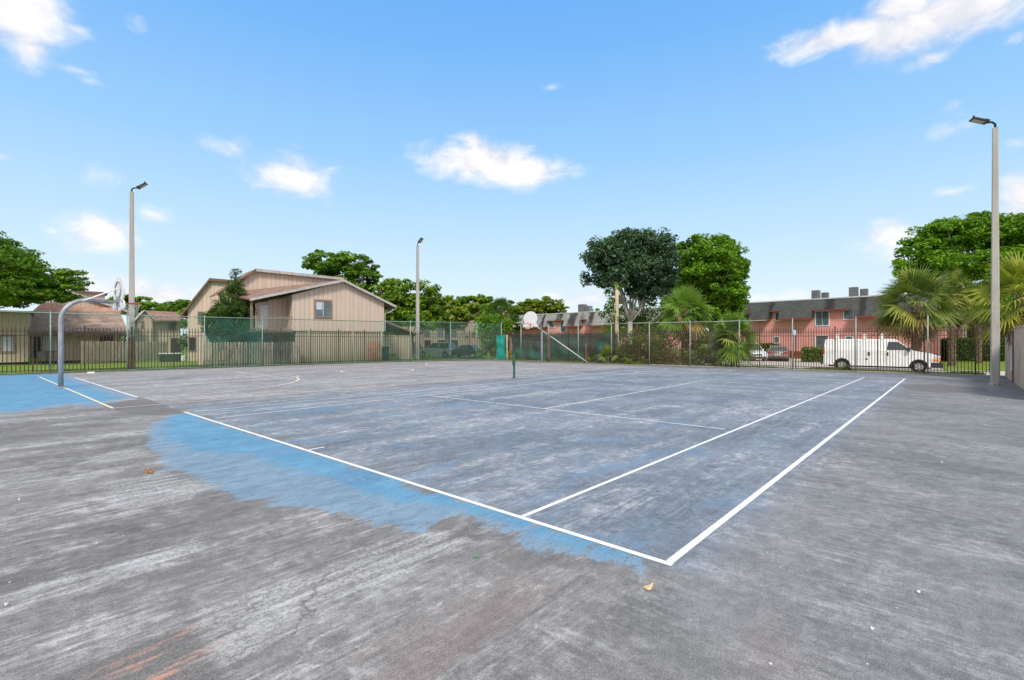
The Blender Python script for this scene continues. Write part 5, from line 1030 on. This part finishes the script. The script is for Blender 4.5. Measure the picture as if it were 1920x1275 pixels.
tree('corner_shrub', (X_(925,41.5), 41.5, -.3), pxblobs(41.5, [(915,605,20,14),(935,610,20,16,.5),(905,625,16,16),(930,635,24,16,.3),(915,655,18,18,.3),(905,600,12,10,.5)]), F_BR, 'tall vine-covered shrub beside the bright teal fabric flap', nclump=18, leaf=.12, per=55, flat=.9, trunk_r=.08, seed=16, cat='shrub')
tree('yard_tree', (X_(585,44), 44, -.3), pxblobs(44, [(352,610,10,18),(350,590,8,14,.5),(352,640,9,18)]), F_MID, 'small green tree between the small distant house and the steep-roofed one', nclump=14, leaf=.16, per=45, limbs=False, seed=17)
tree('lean_tree', (X_(775,52), 52, -.6), pxblobs(47, [(782,600,16,12),(800,610,14,10),(765,600,14,12)]), F_MID, 'thin leaning tree behind the distant light pole', nclump=12, leaf=.14, per=40, seed=18, trunk_r=.12)
for i, (px, Y, w, hh, fo) in enumerate(((790,92,6,7.0,F_LT),(850,96,6,6.6,F_BR),(935,98,6,6.4,F_LT),(1040,125,7,6.0,F_LT),(-60,95,5.5,6.0,F_MID),(190,110,7,6.5,F_LT),(560,100,6,5.5,F_MID),(700,105,6,6,F_LT),(1075,118,6,4.4,F_LT),(1150,120,7,4.6,F_MID),(1300,105,7,5.5,F_MID),(1430,112,6.5,4.2,F_LT),(1560,95,6,3.6,F_MID),(1690,90,6.5,5.4,F_LT),(1800,85,6,5.4,F_MID),(1900,80,6.5,5.6,F_LT),(2010,75,6,6,F_MID))):
    x = X_(px, Y); rr_ = random.Random(i+50); bl_ = [(x+rr_.uniform(-1,1)*w, Y+rr_.uniform(-3,3), -.6+hh*rr_.uniform(.3,.72), w*rr_.uniform(.4,.6), hh*rr_.uniform(.22,.34)) for _ in range(6)]
    tree('distant_tree', (x, Y, -.6), bl_, fo, ('leafy distant tree on the horizon behind the houses and the pink building'), 'distant trees on the horizon', nclump=3, leaf=.36, per=60, flat=.5, trunk_r=.3, seed=200+i)
# hedges
def hedge(px0, px1, Y, h, dep, label, rz, fol, seed, z=-.44, bury=False):
    x0 = X_(px0, Y); L = X_(px1, Y)-x0; rr = np.random.default_rng(seed); n = int(2600*L*h/4)
    P_h = np.stack([rr.uniform(0, L, n), rr.uniform(0, dep, n), rr.uniform(0, h, n)], 1); face = rr.integers(0, 3, n)
    P_h[face == 0, 1] = rr.normal(0, .05, (face == 0).sum()); P_h[face == 1, 2] = h+rr.normal(0, .05, (face == 1).sum()); P_h[face == 2, 0] = rr.choice([0, L], (face == 2).sum())+rr.normal(0, .05, (face == 2).sum())
    global RNG; RNG = rr; T = np.clip(rr.normal(.5, .25, n), 0, 1); V = leaves(P_h, .10, T, up=.3)
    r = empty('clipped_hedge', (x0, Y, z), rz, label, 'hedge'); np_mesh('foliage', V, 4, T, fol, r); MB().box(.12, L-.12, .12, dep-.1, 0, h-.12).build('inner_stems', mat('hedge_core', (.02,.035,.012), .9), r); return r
hedge(1504, 1548, 44, 1.25, 1.4, 'rounded clipped hedge just left of the van rear', -.6, F_MID, 21)
hedge(1388, 1478, 57.5, 1.55, 1.2, 'long flat-topped clipped hedge behind the white and champagne cars', -.5, F_MID, 22)
hedge(1782, 1900, 46, 2.1, 2.0, 'tall dark shaggy hedge right of the van behind the lawn', -.1, F_DK, 23)
# ------------------------------------------------------------------ palms
def fan_leaf(V, T, o, d, R, droop, tint, nseg=18, wid=.019, petF=.44):
    o = Vector(o); d = Vector(d).normalized(); side = d.cross(Vector((0,0,1)))
    if side.length < .05: side = Vector((1,0,0))
    side.normalize(); side = Matrix.Rotation(random.uniform(-1,1)*radians(48), 3, d) @ side; nrm = side.cross(d).normalized(); g = Vector((0,0,-1))
    hub = o+d*R*petF+g*droop*R*.12; w = side*.018
    V += [o-w, o+w, hub+w*.7, hub-w*.7]; T.append(tint)
    fr = R*(1-petF)
    for i in range(nseg):
        a = (i/(nseg-1)-.5)*2*radians(84); dd = (d*cos(a)+side*sin(a)).normalized(); rl = fr*(1-.30*abs(a)/radians(84))*random.uniform(.88,1.08)
        m = hub+dd*rl*.50+g*droop*rl*.08; e = hub+dd*rl*.98+g*droop*rl*random.uniform(.25,.60); s = dd.cross(nrm).normalized()*wid*R*.9
        tt = min(1, max(0, tint+random.uniform(-.12,.12)))
        V += [hub-s*.15, hub+s*.15, m+s, m-s]; T.append(tt); V += [m-s, m+s, e+s*.12, e-s*.12]; T.append(tt)
def palm(name, base, ch, R, n, label, fol, trunk_r, seed, dead=14, old=8, lean=(0,0), emin=-.5, boots=True, cat='palm tree', tscale=1, group=None):
    random.seed(seed); root = empty(name, base, 0, label, cat, group); top = Vector((lean[0], lean[1], ch)); V = []; T = []
    for i in range(n):
        q = (i+.5)/n; el_ = emin+(1.45-emin)*(1-q)**.85; az_ = i*2.39996+random.uniform(-.2,.2)
        d = Vector((cos(az_)*cos(el_), sin(az_)*cos(el_), sin(el_))); fan_leaf(V, T, top+Vector((0,0,(.3-q*.5)*R*.25)), d, R*random.uniform(.78,1.1), .35+.75*q, min(1, max(0, random.gauss(.42, .26))))
    np_mesh('fronds', np.array([tuple(v) for v in V]), 4, np.array(T), fol, root)
    for nm, cnt, mt, e0, e1, Rf in (('old_fronds', old, F_OLD, -.75, -.25, .9), ('dead_fronds', dead, F_DEAD, -1.45, -1.0, .75)):
        if not cnt: continue
        V = []; T = []
        for i in range(cnt):
            el_ = random.uniform(e0, e1); az_ = i*2.39996*1.1+random.uniform(-.4,.4); d = Vector((cos(az_)*cos(el_), sin(az_)*cos(el_), sin(el_)))
            fan_leaf(V, T, top+Vector((0,0,-.12*R)), d, R*Rf*random.uniform(.75,1), 1.1, random.random(), nseg=14, wid=.03)
        np_mesh(nm, np.array([tuple(v) for v in V]), 4, np.array(T), mt, root)
    m = MB(); k = 7; pts = [(lean[0]*(i/k)**1.6, lean[1]*(i/k)**1.6, -.2+(ch+.2)*i/k) for i in range(k+1)]
    m.tube(pts, [trunk_r*(1.15-.2*i/k) for i in range(k+1)], 11)
    if boots:
        nb = int(ch*16); 
        for i in range(nb):
            z = (i+.5)/nb*ch*.98; a_ = i*2.4; px_ = lean[0]*(z/ch)**1.6; rr = trunk_r*1.1
            m.cbox((px_+cos(a_)*rr, sin(a_)*rr, z), .05, .12, .22, Matrix.Rotation(a_, 3, 'Z') @ Matrix.Rotation(.45, 3, 'Y'))
    m.build('trunk', BARK if not boots else mat('palm_boot_bark', (.15,.105,.075), .95, var=.4, vs=8), root); return root
def palm_at(px, cy, Y, R, *a, **k): x = X_(px, Y); z = gz(x, Y); return palm('cabbage_palm', (x, Y, z), Z_(cy, Y)-z, R, *a, **k)
palm_at(1285, 582, 33.5, 2.15, 56, 'tall palm with yellowing drooping fronds beside the bluish oak', F_PALMG, .2, 41, dead=16, old=12)
palm_at(1376, 631, 29.2, 1.72, 84, 'short stout palm on the fence line in front of the white car', F_PALMG, .15, 42, dead=3, old=0, emin=-.95)
palm_at(1718, 568, 35.2, 3.1, 62, 'big full palm over the front of the white van', F_PALM, .26, 43, dead=10, old=16, emin=-.65)
palm_at(1916, 556, 19.2, 2.0, 60, 'yellow-green palm with dead brown skirt above the stucco wall', F_PALMY, .2, 44, dead=26, old=6)
palm_at(1785, 545, 38, 2.2, 34, 'spiky palm in the shade behind the big full palm', F_PALM, .2, 45, dead=8, old=4)
palm_at(1835, 565, 42, 2.2, 34, 'rearmost shaded palm left of the right-hand light pole', F_PALM, .2, 46, dead=10, old=8)
palm_at(938, 580, 60, 1.9, 40, 'distant palm with rusty brown dead skirt on the skyline', F_DK, .2, 47, dead=26, old=4)
# low fan palms and weeds on the right fence line
def at_line(px, off): a_ = FC+nR*off; return a_+dR*along(a_, dR, px)
for i, (px, off, R, ch, lab) in enumerate(((1140,-.05,1.1,.5,'young fan palm sprouting at the right end of the teal fabric'),(1172,.5,1.2,.5,'low fan palm in the overgrown bed left of the white upright panel'),(1112+5,.4,.8,.35,'smallest fan palm sprout in front of the teal fabric'))):
    p = at_line(px, off); palm('fan_palm_seedling', (p.x,p.y,-.05), ch, R, 22, lab, F_PALM, .05, 60+i, dead=2, old=2, emin=.05, boots=False, cat='palm')
def blade_bush(px, off, R, n, label, fol, seed, h=.9, name='blade_bush'):
    rr = np.random.default_rng(seed); p = at_line(px, off); V = []; T = []
    for i in range(n):
        a_, e_ = rr.uniform(0, 2*pi), rr.uniform(.2, 1.5); l = R*rr.uniform(.5, 1.1); d = np.array([cos(a_)*cos(e_), sin(a_)*cos(e_), sin(e_)]); s = np.array([-sin(a_), cos(a_), 0])*.018
        o = np.array([rr.uniform(-.25,.25)*R, rr.uniform(-.25,.25)*R, rr.uniform(0, h)]); m_ = o+d*l*.6; e = o+d*l+np.array([0,0,-.25*l])
        V += [o-s*.5, o+s*.5, m_+s, m_-s, m_-s, m_+s, e+s*.1, e-s*.1]; tt = rr.uniform(0,1); T += [tt, tt]
    r = empty(name, (p.x, p.y, gz(p.x,p.y)), 0, label, 'shrub'); np_mesh('foliage', np.array(V), 4, np.array(T), fol, r); return r
for i, (px, off, R, n, h, fol, lab) in enumerate(((1195,.7,1.1,420,1.5,F_MID,'grassy tangle of blades behind the chain-link post left of the palms'),(1228,.6,1.0,380,1.6,F_YW,'tall yellowish reed tangle right of the grassy one'),(1262,.9,.8,260,.6,F_OLD,'dry brown weed clump beneath the yellowing palm'),(1180,-.25,.5,160,.1,F_YW,'yellowish tuft on the court edge below the low fan palm'),(1345,.5,.6,120,.2,F_YW,'thin tuft left of the short stout palm'),(1588,.35,.45,130,.1,F_BR,'bright weed tuft under the van rear wheel'))):
    blade_bush(px, off, R, n, lab, fol, 70+i, h)
for i, (px, off, rx, rz_, z, fol, lab) in enumerate(((1160,1.3,1.0,1.0,1.0,F_DK,'dark shrub behind the tall pale wooden pole foot'),(1200,1.6,1.1,1.1,1.1,F_MID,'leafy shrub in the overgrown bed'),(1245,1.9,1.0,.9,.9,F_DK,'dark low shrub behind the reed tangle'),(1310,1.2,.6,.5,.35,F_DK,'round dark shrub right of the dry weeds'),(1240+10,.5,.35,.28,.2,F_YW,'small yellow shrub at the fence foot'),(1212,.4,.4,.3,.2,F_BR,'small bright shrub at the fence foot'),(1280,1.8,.7,.6,.5,F_MID,'mid green shrub at the yellowing palm trunk'))):
    p = at_line(px, off); g_ = gz(p.x, p.y); tree('bed_shrub', (p.x,p.y,g_), [(p.x,p.y,g_+z,rx,rz_)], fol, lab, nclump=26, leaf=.085, per=36, flat=.9, limbs=False, seed=80+i, cat='shrub', csz=.2)
for i, (px, off, rx, rz_, z, fol, lab) in enumerate(((1215,2.6,1.5,1.6,1.5,F_DK,'tall dark shrub mass deep in the overgrown bed'),(1275,3.4,1.5,1.5,1.5,F_MID,'wide green shrub behind the pale upright board'),(1150,2.2,1.2,1.5,1.4,F_MID,'tall green shrub behind the teal fabric end'),(1320,3.6,1.2,1.0,.9,F_DK,'dark broad shrub between the two front palms'),(1235,1.2,.8,.9,.9,F_YW,'yellowish shrub just behind the reed tangle'))):
    p = at_line(px, off); g_ = gz(p.x, p.y); tree('bed_shrub', (p.x,p.y,g_), [(p.x,p.y,g_+z,rx,rz_),(p.x+.6,p.y-.4,g_+z*.6,rx*.7,rz_*.6)], fol, lab, nclump=18, leaf=.10, per=45, flat=.9, limbs=False, seed=130+i, cat='shrub', csz=.2)
p = at_line(1259, 2.2); MB().cbox((0,0,.75), .9, .08, .95).build('upright_board', mat('pinkish_white', (.62,.55,.52), .7), loc=(p.x,p.y,gz(p.x,p.y)), rz=rzR, bevel=.01, label='pale upright board standing in the overgrown bed', cat='board')
p = FC+dR*along(FC, dR, 1150)+nR*.55
tree('pole_vine', (p.x,p.y,4.6), [(p.x-.05,p.y,5.1,.28,.35),(p.x-.3,p.y,4.2,.3,.5),(p.x,p.y,3.4,.3,.4)], F_BR, 'bright vine climbing the tall pale wooden pole', nclump=90, leaf=.08, per=22, limbs=False, seed=90, cat='vine', csz=.1)
for i, (px, Y, rx, lab) in enumerate(((62,36.0,.35,'little shrub by the wall of the far-left house'),(735,38.5,.5,'low weeds beside the navy bin'),(790,39.0,.55,'low leafy weeds at the foot of the distant light pole'),(806,38.6,.4,'small weed clump under the silver car'))):
    x = X_(px, Y); g_ = gz(x, Y); tree('low_shrub', (x,Y,g_), [(x,Y,g_+rx*.6,rx,rx*.7)], F_MID, lab, nclump=60, leaf=.07, per=30, limbs=False, seed=95+i, cat='shrub', csz=.14)
# ------------------------------------------------------------------ grass tufts along the fences (uncountable)
def tufts(name, label, segs, n, fol, seed, hmax=.22):
    rr = np.random.default_rng(seed); V = []; T = []
    for (A, d, L, off0, off1, nn) in segs:
        nrm = Vector((-d.y, d.x)); nrm = nrm if nrm.y > 0 else -nrm
        for i in range(nn):
            x = rr.uniform(0, L); o = rr.uniform(off0, off1); p = A+d*x+nrm*o; z = 0 if o < .1 else gz(p.x, p.y); k = .4+.6*(.5+.5*sin(x*1.7+seed)*sin(x*.53))
            for _ in range(5):
                a_ = rr.uniform(0, 2*pi); l = hmax*k*rr.uniform(.3, 1); s = np.array([cos(a_), sin(a_), 0])*.010; le = rr.normal(0, .35, 2); b0 = np.array([p.x+rr.normal(0,.03), p.y+rr.normal(0,.03), z-.01]); e = b0+np.array([le[0]*l, le[1]*l, l])
                V += [b0-s, b0+s, e+s*.15, e-s*.15]; T.append(rr.uniform(0,1))
    o = np_mesh(name, np.array(V), 4, np.array(T), fol, None); return tag(o, label, 'grass', kind='stuff')
F_GR = foliage('grass_blades', (.085,.15,.015), (.26,.34,.05), (.34,.28,.12), .3)
tufts('fence_grass', 'short grass growing along the foot of both fences', [(FA-dL*3, dL, 22, .12, 1.6, 5200),(FD, dD, 9, .1, 1.6, 1600),(FC, dR, 28, .15, 2.6, 6500),(FC, dR, 12, -.3, .0, 500)], 0, F_GR, 5)
F_LIT = foliage('leaf_litter', (.12,.07,.035), (.36,.25,.12), None, .1)
tufts('leaf_litter', 'dry leaf litter gathered along the fence foot', [(FC+dR*4, dR, 8.5, -.5, .15, 1500),(FC+dR*21, dR, 6, -.45, .1, 350),(FA-dL*2, dL, 12, -.35, .1, 420)], 0, F_LIT, 6, .06)
# concrete kerb under the right fence
MB().box(0, 29, -.05, .08, -.1, .014).build('fence_kerb', KERB, loc=(FC.x, FC.y, 0), rz=rzR, kind='structure')
